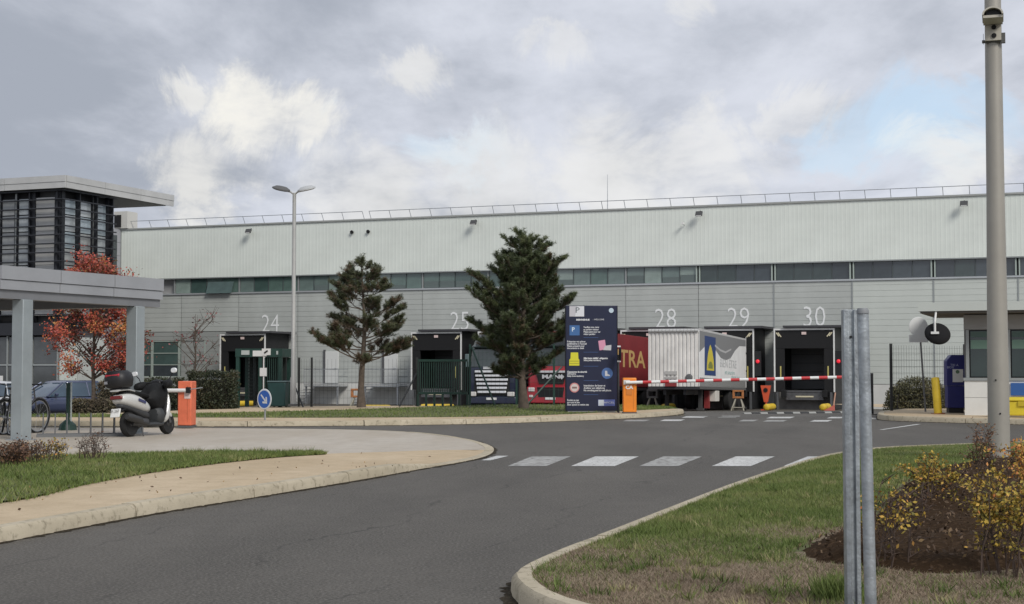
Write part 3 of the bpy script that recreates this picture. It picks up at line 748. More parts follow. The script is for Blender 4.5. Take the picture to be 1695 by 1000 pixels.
# dock shelters: deep black pods in front of the wall
DOCKS = {'24': -35.9, '25': -22.1, '26': -17.6, '27': -13.1, '28': -8.5, '29': -3.98, '30': .57}
redlamp = M('red_lamp', (.6, .02, .03), .4, emit=((1, .03, .06), .35))
yel = M('safety_yellow', (.62, .43, .03), .55, 0, .15, 5)
def dock(n, label):
    t = thing('dock_shelter', label, 'dock shelter', W(DOCKS[n], -3.0), TH, 'dock shelters along the warehouse wall')
    w, H = 1.66, 4.5
    MB().b2((-w - .04, .02, 1.05), (-w + .08, 2.98, H)).b2((w - .08, .02, .02), (w + .04, 2.98, H)).b2((-w - .04, .02, H), (w + .04, 3.1, H + .10)).build('pod_shell', blackpanel, t)
    MB().b2((-w + .5, -.2, H + .11), (w + .55, 3.1, H + .24)).build('pod_roof_sheet', M('roof_sheet', (.05, .05, .055), .6), t)
    fr = MB(); fr.b2((-w - .05, -.06, H - .02), (w + .05, .01, H + .08)); fr.b2((-w - .05, -.06, 1.0), (-w + .03, .01, H - .02)); fr.b2((w - .03, -.06, 1.0), (w + .05, .01, H - .02))
    fr.build('white_frame', whitep, t)
    MB().b2((-w + .035, -.02, H - 1.05), (w - .035, .10, H - .03)).build('head_curtain', black, t)
    for s in (-1, 1):
        MB().b2((s * w - s * .035, -.01, 1.0), (s * w - s * .55, .11, H - 1.06)).build('side_curtain', black, t)
        MB().box((s * (w - .28), -.045, H - .28), (.06, .02, .30), ry=s * R(38)).box((s * (w - .17), -.045, H - .26), (.06, .02, .26), ry=s * R(38)).build('guide_mark', M('guide_cream', (.66, .6, .42), .6), t)
        MB().b2((s * (w - .33) - .035, -.035, 1.75), (s * (w - .33) + .035, -.012, 2.45)).build('guide_strip', M('guide_yellow', (.55, .48, .16), .6), t)
        MB().b2((s * 1.15 - .14, -.22, .70), (s * 1.15 + .14, .12, 1.12)).build('bumper', black, t, bevel=.02)
        MB().b2((s * 1.5 - .06, -.1, .0), (s * 1.5 + .06, .05, .99)).build('leg', M('leg_grey', (.12, .125, .13), .6, .3), t)
    MB().box((0, -.05, H - .2), (.26, .03, .15)).build('lamp_plate', M('plate_pale', (.7, .55, .52), .5), t)
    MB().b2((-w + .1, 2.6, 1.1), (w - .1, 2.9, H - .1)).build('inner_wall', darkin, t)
    dr = MB()
    for k in range(5): dr.b2((-1.2, 2.45, 1.14 + k * .5), (1.2, 2.55, 1.62 + k * .5))
    dr.build('sectional_door', M('door_grey', (.055, .058, .062), .5), t)
    MB().b2((-1.1, -.0, .98), (1.1, 2.4, 1.08)).build('dock_leveller', M('leveller_steel', (.13, .13, .135), .45, .5, .2, 5), t)
    MB().b2((-1.05, .02, .55), (1.05, .10, .96)).build('leveller_lip', M('lip_steel', (.16, .16, .165), .4, .6, .2, 5), t)
    MB().b2((-.5, -.01, .70), (.5, .018, .78)).build('lip_stripe', M('guide_cream', (.66, .6, .42), .6), t)
    MB().b2((-w, .6, 0), (w, 2.9, .97)).build('pit_wall', M('pit_concrete', (.16, .155, .15), .85, 0, .2, 2), t)
    if n in ('29', '30', '24'):
        MB().lathe([(.02, 0), (.09, .0), (.11, -.05), (.08, -.10), (.02, -.12)], (w + .26, -.02, 2.72), 14, 'y').build('signal_lamp', redlamp if n != '24' else black, t, smooth=True)
        MB().b2((w + .05, -.015, 1.9), (w + .45, .02, 3.3)).build('control_panel', blackpanel, t)
    return t
dock('24', 'black dock shelter under number 24, behind the green turnstile'); dock('25', 'black dock shelter between the two pine trees')
dock('26', 'dock shelter hidden behind the large dense pine, nearer bay 25'); dock('27', 'dock shelter hidden behind the large dense pine, serving the dark lorry')
dock('28', 'dock shelter under number 28 with the red trailer backed in'); dock('29', 'dock shelter under number 29 with the white trailer backed in'); dock('30', 'empty open dock shelter under number 30')

# yellow wheel guides in front of the docks
gsrc = None
GUIDES = [(1268, 680, 'yellow wheel guide on the ground right of the white trailer'), (1361, 681, 'yellow wheel guide in front of the empty dock 30'), (1098, 678, 'yellow wheel guide under the white trailer front'),
          (393, 679, 'yellow wheel guide beside the green turnstile'), (647, 678, 'long yellow wheel guide right of the small pine'), (752, 684, 'yellow wheel guide behind the green fence gate')]
for i, (px, py, lab) in enumerate(GUIDES):
    Yd = {0: 80, 1: 79.5, 2: 78, 3: 92, 4: 82, 5: 84}[i]
    p = at(px, 660, Yd); z = terr(p.x, p.y)
    o = tag(MB().lathe([(.02, 0), (.12, .01), (.17, .06), (.18, .15), (.18, 1.7), (.16, 1.85), (.02, 1.9)], (0, 0, 0), 14, 'y').build('wheel_guide', yel, smooth=True), lab, 'wheel guide', 'yellow wheel guides in the dock yard')
    o.location = (p.x, p.y, z + .17); o.rotation_euler = (0, 0, TH if i not in (4, 5) else R(85))

# ------------------------------------------------------------------ office block on the left
of = thing('office_building', 'grey office block with louvred glass tower and wide flat roof, far left', 'building', P30, TH)
og = [glass('office_pane_blue', (.36, .43, .47)), glass('office_pane_grey', (.34, .355, .355)), glass('office_pane_pale', (.44, .48, .50)), glass('office_pane_dark', (.06, .066, .067))]
offd = M('office_dark_frame', (.028, .03, .036), .5, .2)
zinc = M('zinc_fascia', (.50, .50, .485), .45, .15, .10, .7)
MB().b2((-70, -17.9, 0), (-38.9, -13.9, 12.40)).b2((-70, -13.9, 0), (-47.7, 6, 12.0)).build('core', M('office_core', (.1, .102, .105), .7), of)
# flat roof: slab with fascia panels
rp = [(-70, -18.8), (-37.8, -18.8), (-37.8, -8.3), (-47.5, -8.3), (-47.5, -5), (-70, -5)]
slab = MB().prism(rp, 'z', 12.52, 13.10).build('roof', M('roof_membrane', (.2, .2, .2), .8), of)
MB().prism([(-69.9, -18.5), (-38.1, -18.5), (-38.1, -8.6), (-69.9, -8.6)], 'z', 12.46, 12.515).build('soffit', M('soffit_grey', (.22, .225, .22), .6), slab)
for k in range(7):
    a = -37.72 - k * 4.2; 
    for z0, z1, pr in ((12.44, 12.78, .0), (12.79, 13.14, .03)): MB().b2((a - 4.18, -18.90 - pr, z0), (a, -18.81, z1)).build('fascia_panel', zinc, slab)
for k in range(3):
    a = -18.8 + k * 3.5
    for z0, z1, pr in ((12.44, 12.78, 0), (12.79, 13.14, .03)): MB().b2((-37.79, a + .01, z0), (-37.70 + pr, a + 3.49, z1)).build('fascia_panel', zinc, slab)
# glazing of the tower, bay by bay: front face (v=-18.3) and right face (u=-38.5)
bays_f = [('pillar', .34), ('panel', 1.35), ('pillar', .3), ('glass', .95), ('thin', .22), ('glass', .95), ('thin', .22), ('glass', .95), ('pillar', .3), ('panel', 1.35), ('pillar', .3), ('glass', .95), ('thin', .22), ('glass', .95)]
rows = [5.3 + i * .96 for i in range(8)]
def bay(face, pos, kind, w):
    def bx(mb, a, b, o0, o1, z0, z1):
        if face == 'f': return mb.b2((-38.5 - b, -18.3 - o1, z0), (-38.5 - a, -18.3 - o0, z1))
        return mb.b2((-38.5 + o0, -18.3 + a, z0), (-38.5 + o1, -18.3 + b, z1))
    if kind in ('pillar', 'thin'):
        bx(MB(), pos, pos + w, -.3, .06 if kind == 'pillar' else .02, 4.7, 12.40).build('pillar', offd, of)
        if kind == 'thin': bx(MB(), pos + w * .3, pos + w * .7, .021, .05, 4.7, 12.3).build('mullion', frame_grey, of)
    elif kind == 'panel':
        for i, z in enumerate(rows[:-1]): bx(MB(), pos + .01, pos + w - .01, -.3, .0, z + .01, z + .95).build('wall_panel', zinc, of)
    else:
        wr = bx(MB(), pos, pos + w, -.35, -.12, 4.7, 12.38).build('window', darkin, of)
        for i, z in enumerate(rows[:-1]):
            m = rnd.choice(og[:3]) if (face == 'f' or z > 8.5) else rnd.choice((og[1], og[1], og[3]))
            bx(MB(), pos + .03, pos + w - .03, -.10, -.06, z + .03, z + .93).build('pane', m, wr)
pos = 0
for kind, w in bays_f: bay('f', pos, kind, w); pos += w
pos = 0.06
for kind, w in (('pillar', .3), ('glass', 1.1), ('thin', .26), ('glass', 1.15), ('thin', .26), ('glass', 1.15), ('pillar', .3)): bay('r', pos, kind, w); pos += w
lou = MB()
for i in range(15):
    z = 5.35 + i * .5
    l = MB().b2((-56, -18.72, z - .028), (-38.12, -18.48, z + .028)).b2((-38.12, -18.70, z - .027), (-38.28 + .30, -13.75, z + .034)).build('louvre_blade', offd, of)
for u in (-38.6, -40.5, -43.5, -47.2): MB().b2((u - .04, -18.5, 4.8), (u + .04, -18.24, 12.4)).build('louvre_bracket', offd, of)
for v in (-16.9, -15.3, -13.8): MB().b2((-38.44, v - .04, 4.8), (-38.2, v + .04, 12.4)).build('louvre_bracket', offd, of)
# link wall between tower and warehouse
for k in range(12): MB().b2((-47.69, -8 + .0, .9 + k * .93), (-47.655, .08, 1.81 + k * .93)).build('link_panel', M('link_grey', (.33, .335, .36), .5), of)
MB().b2((-47.64, -1.4, 8.6), (-47.60, -.5, 11.6)).build('link_window', gd[0], of)
# ground floor: glazed entrance behind the shelter
MB().b2((-70, -18.45, 4.2), (-38.3, -18.21, 4.9)).build('storey_band', offd, of)
for k in range(10):
    a = -38.6 - k * 1.75
    if k in (3, 4): 
        MB().b2((a - 1.73, -18.32, .05), (a, -18.1, 4.18)).build('wall_panel', paleclad, of); continue
    wr = MB().b2((a - 1.74, -18.12, .1), (a, -18.0, 4.18)).build('window', darkin, of)
    for z0, z1 in ((.15, 2.45), (2.6, 4.1)): MB().b2((a - 1.68, -18.2, z0), (a - .06, -18.13, z1)).build('pane', og[3], wr)
    MB().b2((a - .04, -18.26, .1), (a + .04, -18.121, 4.18)).build('mullion', frame_grey, wr); MB().b2((a - 1.69, -18.25, 2.47), (a - .05, -18.121, 2.58)).build('transom', frame_grey, wr)
sg = MB().b2((-42.8, -18.25, 1.5), (-42.4, -18.21, 1.9)).build('door_notice', whitep, of)
for k in range(3): MB().b2((-38.49, -18.2 + k * 1.5, .2), (-38.40, -16.75 + k * 1.5, 4.1)).build('side_panel', greyclad if k else paleclad, of)
#==PART3==
# ------------------------------------------------------------------ lorries and trailers
navy = M('navy_paint', (.012, .016, .04), .35, 0, .1, 3, coat=.4)
redp = M('truck_red', (.34, .016, .026), .35, 0, .08, 3, coat=.4)
redc = M('red_curtain', (.20, .018, .022), .6, 0, .10, 1.2, .15, 6)
whitecurt = M('white_curtain', (.74, .74, .73), .6, 0, .06, 1.5)
whitefront = M('white_trailer_front', (.72, .70, .665), .5, 0, .12, 1.2)
chrome = M('chrome', (.72, .72, .72), .35, .5)
tyrem = M('tyre', (.012, .012, .012), .85)
wscreen = glass('windscreen', (.035, .045, .045))
lampg = M('headlamp_glass', (.6, .58, .55), .15)
def wheel(parent, c, r, w, axis='x', rimm=None, n=22):
    s = w / 2
    wh_ = MB().lathe([(r * .6, -s), (r * .93, -s), (r, -s * .7), (r, s * .7), (r * .93, s), (r * .6, s)], (0, 0, 0), n, axis).build('wheel', tyrem, parent, smooth=30); wh_.location = c
    MB().lathe([(r * .05, -s * .9), (r * .3, -s * .9), (r * .58, -s * .75), (r * .62, -s * .95), (r * .62, s * .95), (r * .58, s * .75), (r * .3, s * .9), (r * .05, s * .9)], (0, 0, 0), n, axis).build('rim', rimm or steel, wh_, smooth=30)
    return wh_
def place(rear, front, name, label, cat):
    d = Vector((front[0] - rear[0], front[1] - rear[1], 0)); ang = math.atan2(d.y, d.x) + math.pi / 2       # local -y points to the front
    zr = terr(*rear[:2]); zf = terr(*front[:2]); t = thing(name, label, cat, (rear[0], rear[1], zr + .02), ang)
    t.rotation_euler = Euler((math.atan2(-(zf - zr), d.length) * 1, 0, ang)); return t
def trailer(rear, front, L, name, label, side, frontm, ribs):
    t = place(rear, front, name, label, 'trailer'); h0, h1 = 1.18, 3.95
    if ribs:
        mb = MB(); prof = []
        for i in range(13): x = -1.25 + i * 2.5 / 13; w = 2.5 / 13; prof += [(x, 0), (x + w * .5, 0), (x + w * .6, .05), (x + w * .9, .05)]
        prof.append((1.25, 0)); m = len(prof)
        for x, y in prof: mb.v.append((x, -L + y, h0))
        for x, y in prof: mb.v.append((x, -L + y, h1 - .12))
        mb.f += [(i, i + 1, m + i + 1, m + i) for i in range(m - 1)]
        mb.build('front_wall', frontm, t)
        rl = MB()
        for i in range(14): x = -1.25 + i * 2.5 / 14; rl.tube([(x + .02, -L - .05, h1 - .06), (x + .155, -L - .05, h1 - .06)], .075, 8)
        rl.build('roof_roll', M('roof_roll_grey', (.5, .5, .49), .6), t, smooth=True)
    else: MB().b2((-1.25, -L, h0), (1.25, -L + .06, h1)).build('front_wall', frontm, t)
    body = MB().b2((-1.26, -L + .07, h0), (1.26, -.02, h1 - .02)).build('curtain_body', side, t, bevel=.02)
    MB().b2((-1.27, -L + .07, h1 - .018), (1.27, -.02, h1 + .04)).build('roof', M('trailer_roof', (.55, .55, .54), .6), t)
    MB().b2((-1.275, -L + .03, h0 - .14), (1.275, -.01, h0 - .002)).build('chassis_rail', M('chassis', (.03, .03, .033), .6), t)
    for x in (-.5, .5): MB().b2((x - .07, -L + .3, .78), (x + .07, -.1, h0 - .15)).build('chassis_beam', M('chassis', (.03, .03, .033), .6), t)
    for y in (-4.6, -3.3, -2.0):
        for x in (-1.03, 1.03): wheel(t, (x, y, .5), .5, .36)
    return t
# white trailer at dock 29
rear29 = W(DOCKS['29'], -3.25); fr29 = Vector((7.92, 73.75, 0))
wt = trailer(rear29, fr29, 13.6, 'white_trailer', 'white curtain trailer with ribbed front and blue panel, standing unhitched at dock 29', whitecurt, whitefront, True)
def side_x(): return 1.264
for k in range(40):
    pass
st_ = MB()
for k in range(46): st_.b2((1.262, -13.45 + k * .29, 1.06), (1.30, -13.40 + k * .29, 1.62))
st_.build('curtain_straps', M('strap_grey', (.16, .16, .155), .7), wt)
greyw = M('wave_grey', (.21, .212, .215), .6)
def decal(name, pts, mat, parent, x): return MB().prism(pts, 'x', x, x + .004).build(name, mat, parent)
# print on the right-hand side: y runs from the front (-13.5) to the rear (0)
wave_top = [(-13.5, 3.90), (-.1, 3.90)]
wave = [(-13.5, 3.9), (-.08, 3.9), (-.08, 3.55), (-2.2, 3.5), (-3.6, 3.2), (-5.0, 2.75), (-6.4, 2.62), (-7.8, 2.7), (-9.0, 3.0), (-10.4, 3.35), (-12.0, 3.2), (-13.5, 2.85)]
decal('print_wave', wave, greyw, wt, 1.262)
decal('print_wave_light', [(-9.5, 3.25), (-8, 3.05), (-6.5, 2.98), (-4.8, 3.2), (-4.8, 3.28), (-6.5, 3.08), (-8, 3.15), (-9.5, 3.35)], M('wave_pale', (.45, .45, .45), .6), wt, 1.267)
bluep = decal('print_panel', [(-12.2, 1.75), (-9.3, 1.75), (-9.3, 3.7), (-12.2, 3.7)], M('print_blue', (.022, .05, .16), .6), wt, 1.2665)
decal('print_shape', [(-11.7, 2.0), (-9.75, 2.0), (-9.85, 2.5), (-10.2, 2.95), (-10.55, 3.2), (-10.75, 3.3), (-10.95, 3.2), (-11.35, 2.85), (-11.6, 2.4)], M('print_yellow', (.60, .50, .05), .6), wt, 1.271)
decal('print_shape_mark', [(-11.3, 2.1), (-10.15, 2.1), (-10.15, 2.28), (-10.5, 2.45), (-10.95, 2.45), (-11.3, 2.28)], M('print_olive', (.20, .22, .05), .6), wt, 1.275)
txg = M('print_grey', (.46, .47, .47), .6); txt_ = M('print_teal', (.28, .42, .40), .6)
text('print_text', 'BIEN ÊTRE', .62, txg, wt, (1.264, -5.6, 2.42), (R(90), 0, R(90)), sx=1.75)
text('print_text', 'et sourire', .34, txt_, wt, (1.264, -5.2, 1.98), (R(90), 0, R(90)), sx=2.2)
text('print_text', 'chaque jour', .26, txt_, wt, (1.264, -3.4, 1.76), (R(90), 0, R(90)), sx=2.2)
MB().b2((-.42, -13.64, 1.75), (.18, -13.605, 1.92)).b2((-.42, -13.64, 1.55), (.18, -13.605, 1.66)).build('front_plate', M('plate_grey', (.45, .44, .42), .5), wt)
MB().lathe([(.17, -13.605), (.17, -13.66), (.10, -13.68)], (.78, 0, 1.62), 16, 'y').build('coupling_socket', M('socket_grey', (.12, .12, .12), .5), wt)
MB().b2((-.4, -13.66, 1.18), (.16, -13.61, 1.42)).build('coupling_panel', M('dull_red', (.25, .03, .03), .5), wt)
for x in (-.85, .85): 
    MB().b2((x - .09, -11.3, .12), (x + .09, -11.1, 1.03)).b2((x - .16, -11.4, .01), (x + .16, -11.0, .12)).build('landing_leg', M('leg_dark', (.05, .05, .05), .6), t := wt)
MB().b2((.75, -9.2, .45), (1.25, -8.2, 1.0)).build('toolbox', M('toolbox_white', (.6, .58, .53), .5), wt, bevel=.02)
MB().b2((.7, -9.5, .1), (.95, -9.22, 1.0)).build('spare_carrier', M('dull_red', (.25, .03, .03), .5), wt)
for i in range(3): MB().b2((1.262, -.08 - .0, 1.2 + i), (1.285, -.02, 2.2 + i - .1)).build('rear_post', M('trailer_roof', (.55, .55, .54), .6), wt)

def tractor(rear, front, name, label, paint, kind, curtain, word=None):
    t = place(rear, front, name, label, 'lorry'); L = 16.4
    body = MB().b2((-1.26, -13.6, 1.18), (1.26, -.02, 3.93)).build('trailer_body', curtain, t, bevel=.02)
    MB().b2((-1.22, -13.62, 1.0), (1.22, -.05, 1.17)).build('chassis', M('chassis', (.03, .03, .033), .6), t)
    if word: text('lettering', word, 1.28, M('gold_letters', (.52, .34, .13), .6), body, (1.264, -8.35, 2.62), (R(90), 0, R(90)), sx=1.95, bold=.02)
    for y in (-4.6, -3.3, -2.0, -12.6):
        for x in (-1.03, 1.03): wheel(t, (x, y, .5), .5, .36)
    y0, y1 = -L, -L + 2.2
    # cab: loft of plan sections from floor to roof, front edge raked and rounded
    secs = []
    for z, f, wd, nar in ((.45, .06, 1.22, .10), (1.3, .0, 1.25, .12), (1.95, .02, 1.25, .12), (2.15, .06, 1.24, .14), (3.05, .30, 1.20, .18), (3.35, .45, 1.17, .22), (3.75, .95, 1.10, .25)):
        secs.append([(-wd, y1, z), (-wd, y0 + f + nar * 1.6, z), (-wd + nar, y0 + f + .04, z), (-.5, y0 + f, z), (.5, y0 + f, z), (wd - nar, y0 + f + .04, z), (wd, y0 + f + nar * 1.6, z), (wd, y1, z)])
    dark_top = M('cab_upper_dark', (.018, .022, .024), .35, 0, .1, 3, coat=.3)
    cabn = MB().loft(secs[:4]).build('cab', paint, t, smooth=30)
    MB().loft([[(x, y, z + .004) for x, y, z in secs[3]]] + secs[4:]).build('cab_upper', dark_top, cabn, smooth=30)
    MB().loft([[(-1.1, y0 + .035, 2.12), (1.1, y0 + .035, 2.12), (1.1, y0 + .1, 2.12), (-1.1, y0 + .1, 2.12)], [(-1.05, y0 + .27, 3.0), (1.05, y0 + .27, 3.0), (1.05, y0 + .36, 3.0), (-1.05, y0 + .36, 3.0)]]).build('windscreen', wscreen, cabn)
    for s in (-1, 1): 
        MB().b2((s * 1.215 - .03, y0 + .7, 2.1), (s * 1.215 + .045, y0 + 1.6, 2.85)).build('side_window', wscreen, cabn)
        MB().b2((s * 1.38 - .1, y0 + .2, 2.1), (s * 1.38 + .1, y0 + .34, 2.75)).build('mirror', M('mirror_teal', (.10, .14, .14), .3), cabn, bevel=.03)
        for y in (-L + 1.35,): wheel(t, (s * 1.03, y, .5), .5, .34)
    MB().box((0, y0 + .28, 3.12), (2.2, .3, .06), rx=R(12)).build('sun_visor', M('visor', (.02, .03, .03), .3), cabn)
    if kind == 'chrome':
        for i in range(6):
            w = 1.75 - i * .06
            MB().box((0, y0 - .04, 1.88 - i * .2), (w, .10, .115), rx=R(-8)).build('grille_bar', chrome, cabn, bevel=.015)
        MB().b2((-.9, y0 - .015, .72), (.9, y0 + .02, 1.98)).build('grille', black, cabn)
        MB().b2((-.45, y0 - .05, 2.0), (.45, y0 - .001, 2.12)).build('name_bar', chrome, cabn)
        MB().b2((-1.23, y0 - .08, .30), (1.23, y0 + .3, .66)).build('bumper', paint, cabn, bevel=.05)
        for s in (-1, 1): MB().box((s * .98, y0 - .06, .78), (.36, .14, .22)).build('headlamp', lampg, cabn, bevel=.03)
    else:
        MB().prism([(-.78, 1.78), (.78, 1.78), (.62, 1.25), (-.62, 1.25)], 'y', y0 - .03, y0 + .01).build('grille', black, cabn)
        MB().prism([(-.70, 1.10), (.70, 1.10), (.62, .62), (-.62, .62)], 'y', y0 - .10, y0 - .03).build('lower_grille', black, cabn)
        MB().b2((-.98, y0 - .04, 1.80), (.98, y0 - .0, 1.90)).build('grille_trim', chrome, cabn)
        text('badge', 'MAN', .26, chrome, cabn, (0, y0 - .045, 1.60), sx=1.6, bold=.012)
        MB().prism([(-.13, 0), (0, .13), (.13, 0), (0, -.13)], 'y', y0 - .05, y0 - .031).build('lozenge_badge', chrome, cabn).location = (.55, 0, 1.6)
        MB().b2((-1.23, y0 - .09, .32), (1.23, y0 + .3, 1.12)).build('bumper', paint, cabn, bevel=.05)
        for s in (-1, 1):
            MB().box((s * .98, y0 - .09, .98), (.32, .08, .20)).build('headlamp', lampg, cabn, bevel=.03)
            MB().box((s * 1.0, y0 - .09, .66), (.2, .06, .12)).build('fog_lamp', lampg, cabn, bevel=.02)
        MB().box((-.55, y0 + .45, 3.45), (.5, .1, .35)).build('roof_flag', M('flag_red', (.45, .05, .05), .6), cabn)
    MB().b2((-.26, y0 - .12, .50), (.26, y0 - .101, .61)).build('number_plate', whitep, cabn)
    return t
r28 = W(DOCKS['28'], -3.25); tractor(r28, Vector((1.95, 73.0, 0)), 'red_lorry', 'red articulated lorry with gold-lettered red trailer behind the blue totem', redp, 'red', redc, 'CITRA')
r27 = W(DOCKS['27'], -3.25); tractor(r27, Vector((-1.04, 73.8, 0)), 'dark_lorry', 'dark blue lorry with chrome grille bars, partly behind the large pine', navy, 'chrome', M('dark_curtain', (.05, .055, .07), .6, 0, .1, 1.5))

# trailer support trestles
orange = M('safety_orange', (.72, .21, .03), .5, 0, .10, 5)
def trestle(px, py, Y, label, colm):
    p = at(px, py, Y); t = thing('support_trestle', label, 'trestle', (p.x, p.y, terr(p.x, p.y) if Y > 54 else terr(p.x, p.y) + .12), TH, 'trailer support trestles')
    for s in (-1, 1):
        MB().tube([(s * .42, -.25, .0), (s * .16, 0, .8)], .05, 6).tube([(s * .42, .25, .0), (s * .16, 0, .8)], .05, 6).build('leg', M('trestle_cream', (.33, .31, .25), .6, 0, .2, 6), t)
        wheel(t, (s * .5, 0, .13), .13, .08)
    MB().tube([(-.4, -.22, .2), (.4, -.22, .2)], .035, 6).tube([(-.4, .22, .2), (.4, .22, .2)], .035, 6).build('stretcher', M('trestle_cream', (.33, .31, .25), .6, 0, .2, 6), t)
    fr = MB().b2((-.36, -.09, .80), (.36, .09, .92)).b2((-.36, -.09, 1.22), (.36, .09, 1.34)).b2((-.36, -.09, .921), (-.24, .09, 1.219)).b2((.24, -.09, .921), (.36, .09, 1.219))
    fr.build('head_frame', colm, t, bevel=.015); t.scale = (.8, .8, .8)
trestle(1222, 680, 79, 'orange topped support trestle under the rear of the white trailer', M('rust_orange', (.42, .17, .06), .6, 0, .2, 6))
trestle(1080, 679, 76, 'dull grey support trestle below the red trailer', M('dull_grey', (.13, .13, .125), .6))
trestle(590, 678, 74, 'orange support trestle beside the small pine trunk', M('rust_orange', (.42, .17, .06), .6, 0, .2, 6))
p = at(1268, 675, 82); t = thing('chock_stand', 'orange wheel chock stand between docks 29 and 30', 'chock stand', (p.x, p.y, terr(p.x, p.y)), TH)
MB().prism([(-.28, 1.35), (.28, 1.35), (.1, .45), (-.1, .45)], 'y', -.06, .06).build('chock_plate', M('chock_orange', (.65, .10, .04), .5), t)
MB().tube([(0, 0, 0), (0, 0, .5)], .05, 8).b2((-.25, -.2, 0), (.25, .2, .06)).build('stand', M('chock_orange', (.65, .10, .04), .5), t)
MB().lathe([(.09, -.07), (.12, -.07), (.12, -.10), (.02, -.1)], (0, 0, 1.1), 12, 'y').build('hole_ring', black, t)
p = at(1375, 680, 79.5); t = thing('wheel_chock', 'red and white wheel chock with upright handle at dock 30', 'wheel chock', (p.x, p.y, terr(p.x, p.y)), TH)
MB().prism([(-.35, 0), (.2, 0), (.2, .3)], 'y', -.1, .1).build('wedge', M('chock_red', (.6, .16, .12), .5), t); MB().tube([(.15, 0, .2), (.25, 0, .95)], .04, 6).build('handle', M('chock_pink', (.6, .35, .25), .5), t)
# pallets leaning on edge between the lorries
for k, px in enumerate((849, 858, 867)):
    p = at(px, 678, 77 + k * .3); t = thing('pallet', ('wooden pallet standing on edge between the lorries, leftmost', 'wooden pallet standing on edge between the lorries, middle', 'wooden pallet standing on edge between the lorries, rightmost')[k], 'pallet', (p.x, p.y, terr(p.x, p.y) + .6), TH, 'pallets standing on edge')
    t.rotation_euler = (0, R(6 + k * 3), TH + R(70)); wd = M('weathered_wood', (.22, .19, .155), .85, 0, .2, 8)
    for q in range(5): MB().b2((-.02, -.6 + q * .26, -.6), (.02, -.45 + q * .26, 1.35)).build('board', wd, t)
    for q in (-.5, .3, 1.1): MB().b2((.02, -.6, q), (.12, .6, q + .12)).build('bearer', wd, t)

# ------------------------------------------------------------------ totem, barriers, signs
totb = M('totem_navy', (.010, .014, .042), .4, 0, .08, 2)
p = at(979, 684, 42); tt = thing('totem_sign', 'tall dark blue information totem with white instructions beside the barrier', 'sign', (p.x, p.y, .10), R(3))
w, H = .715, 2.98
MB().b2((-w, -.06, .06), (w, .06, H)).build('panel', totb, tt, bevel=.012); MB().b2((-w - .015, -.07, .02), (-w - .001, .07, H)).b2((w + .001, -.07, .02), (w + .015, .07, H)).build('edge_rail', M('edge_dark', (.02, .02, .028), .4, .5), tt)
MB().b2((-w + .05, -.05, -.02), (w - .05, .05, .058)).build('foot', M('foot_grey', (.2, .2, .2), .6), tt)
tw = M('print_white', (.60, .61, .63), .6); Yf = -.0625
def pb(name, x0, x1, z0, z1, mat, parent=tt, pr=.004): return MB().b2((x0, Yf - pr, z0), (x1, Yf - .0008, z1)).build(name, mat, parent)
def zx(px): return (px - 979) / 84 * 1.43
def zz_(py): return H - (py - 508) / 176 * (H + .0)
lg = pb('logo_plate', zx(943), zx(967), zz_(526), zz_(509), M('logo_grey', (.5, .49, .52), .5)); MB().prism([(zx(952), zz_(526)), (zx(967), zz_(526)), (zx(967), zz_(509)), (zx(956), zz_(509))], 'y', Yf - .006, Yf - .0045).build('logo_half', M('logo_white', (.66, .67, .7), .5), lg)
text('logo_letter', 'P', .22, M('logo_dark', (.10, .12, .13), .5), lg, (zx(956), Yf - .0075, zz_(516)), sx=1.15, ext=.001)
MB().lathe([(.068, -.001), (.068, -.004)], (zx(1011.5), Yf, zz_(516)), 20, 'y').build('round_logo', M('logo_pale_blue', (.50, .60, .68), .5), tt)
def ptext(body, px, py, s, sx=1.0, bold=.002): return text('instruction_text', body, s, tw, tt, (zx(px), Yf - .001, zz_(py)), sx=sx, align='LEFT', ext=.0012, bold=bold)
ptext('BIENVENUE', 954, 531.5, .062, 1.15, .004); ptext('- WELCOME', 981, 531, .062, .95, .0)
sq = pb('parking_pictogram', zx(943), zx(959.5), zz_(557), zz_(540.5), M('picto_blue', (.045, .13, .32), .5)); text('picto_letter', 'P', .16, M('picto_white', (.6, .68, .75), .5), sq, (zx(949), Yf - .0055, zz_(547.5)), ext=.001, bold=.004)
for i, s in enumerate(('Veuillez vous garer', 'au parking visiteur', 'Please park your car', 'visitor parking')): ptext(s, 966, 543.6 + i * 3.8, .066, .86)
for i, s in enumerate(('Présentez vos pièces', 'justificatives à l’accueil', 'Please present your', 'documents to desk')): ptext(s, 939, 567.2 + i * 3.6, .066, .92)
MB().prism([(zx(990), zz_(566)), (zx(1001), zz_(564)), (zx(1003), zz_(580)), (zx(992), zz_(581.5))], 'y', Yf - .004, Yf - .001).build('permit_pictogram', M('picto_pink', (.62, .28, .40), .6), tt)
MB().prism([(zx(1001), zz_(574)), (zx(1011.5), zz_(572.5)), (zx(1011), zz_(581.5)), (zx(998), zz_(581))], 'y', Yf - .007, Yf - .0045).build('licence_pictogram', M('picto_grey', (.5, .5, .52), .6), tt)
yv = M('picto_yellow', (.62, .58, .03), .6)
MB().prism([(zx(945), zz_(585)), (zx(957), zz_(585)), (zx(957.5), zz_(595)), (zx(959), zz_(597)), (zx(959), zz_(606.5)), (zx(942.5), zz_(606.5)), (zx(942.5), zz_(597)), (zx(944.5), zz_(595))], 'y', Yf - .004, Yf - .001).build('vest_pictogram', yv, tt)
for z in (599, 603): pb('vest_band', zx(943), zx(958.6), zz_(z + .7), zz_(z - .5), M('picto_olive', (.36, .34, .03), .6), tt, .006)
ptext('Gilet haute visibilité obligatoire', 966, 594.5, .062, .86, .004); ptext('Safety jacket mandatory', 966, 597.8, .062, .80)
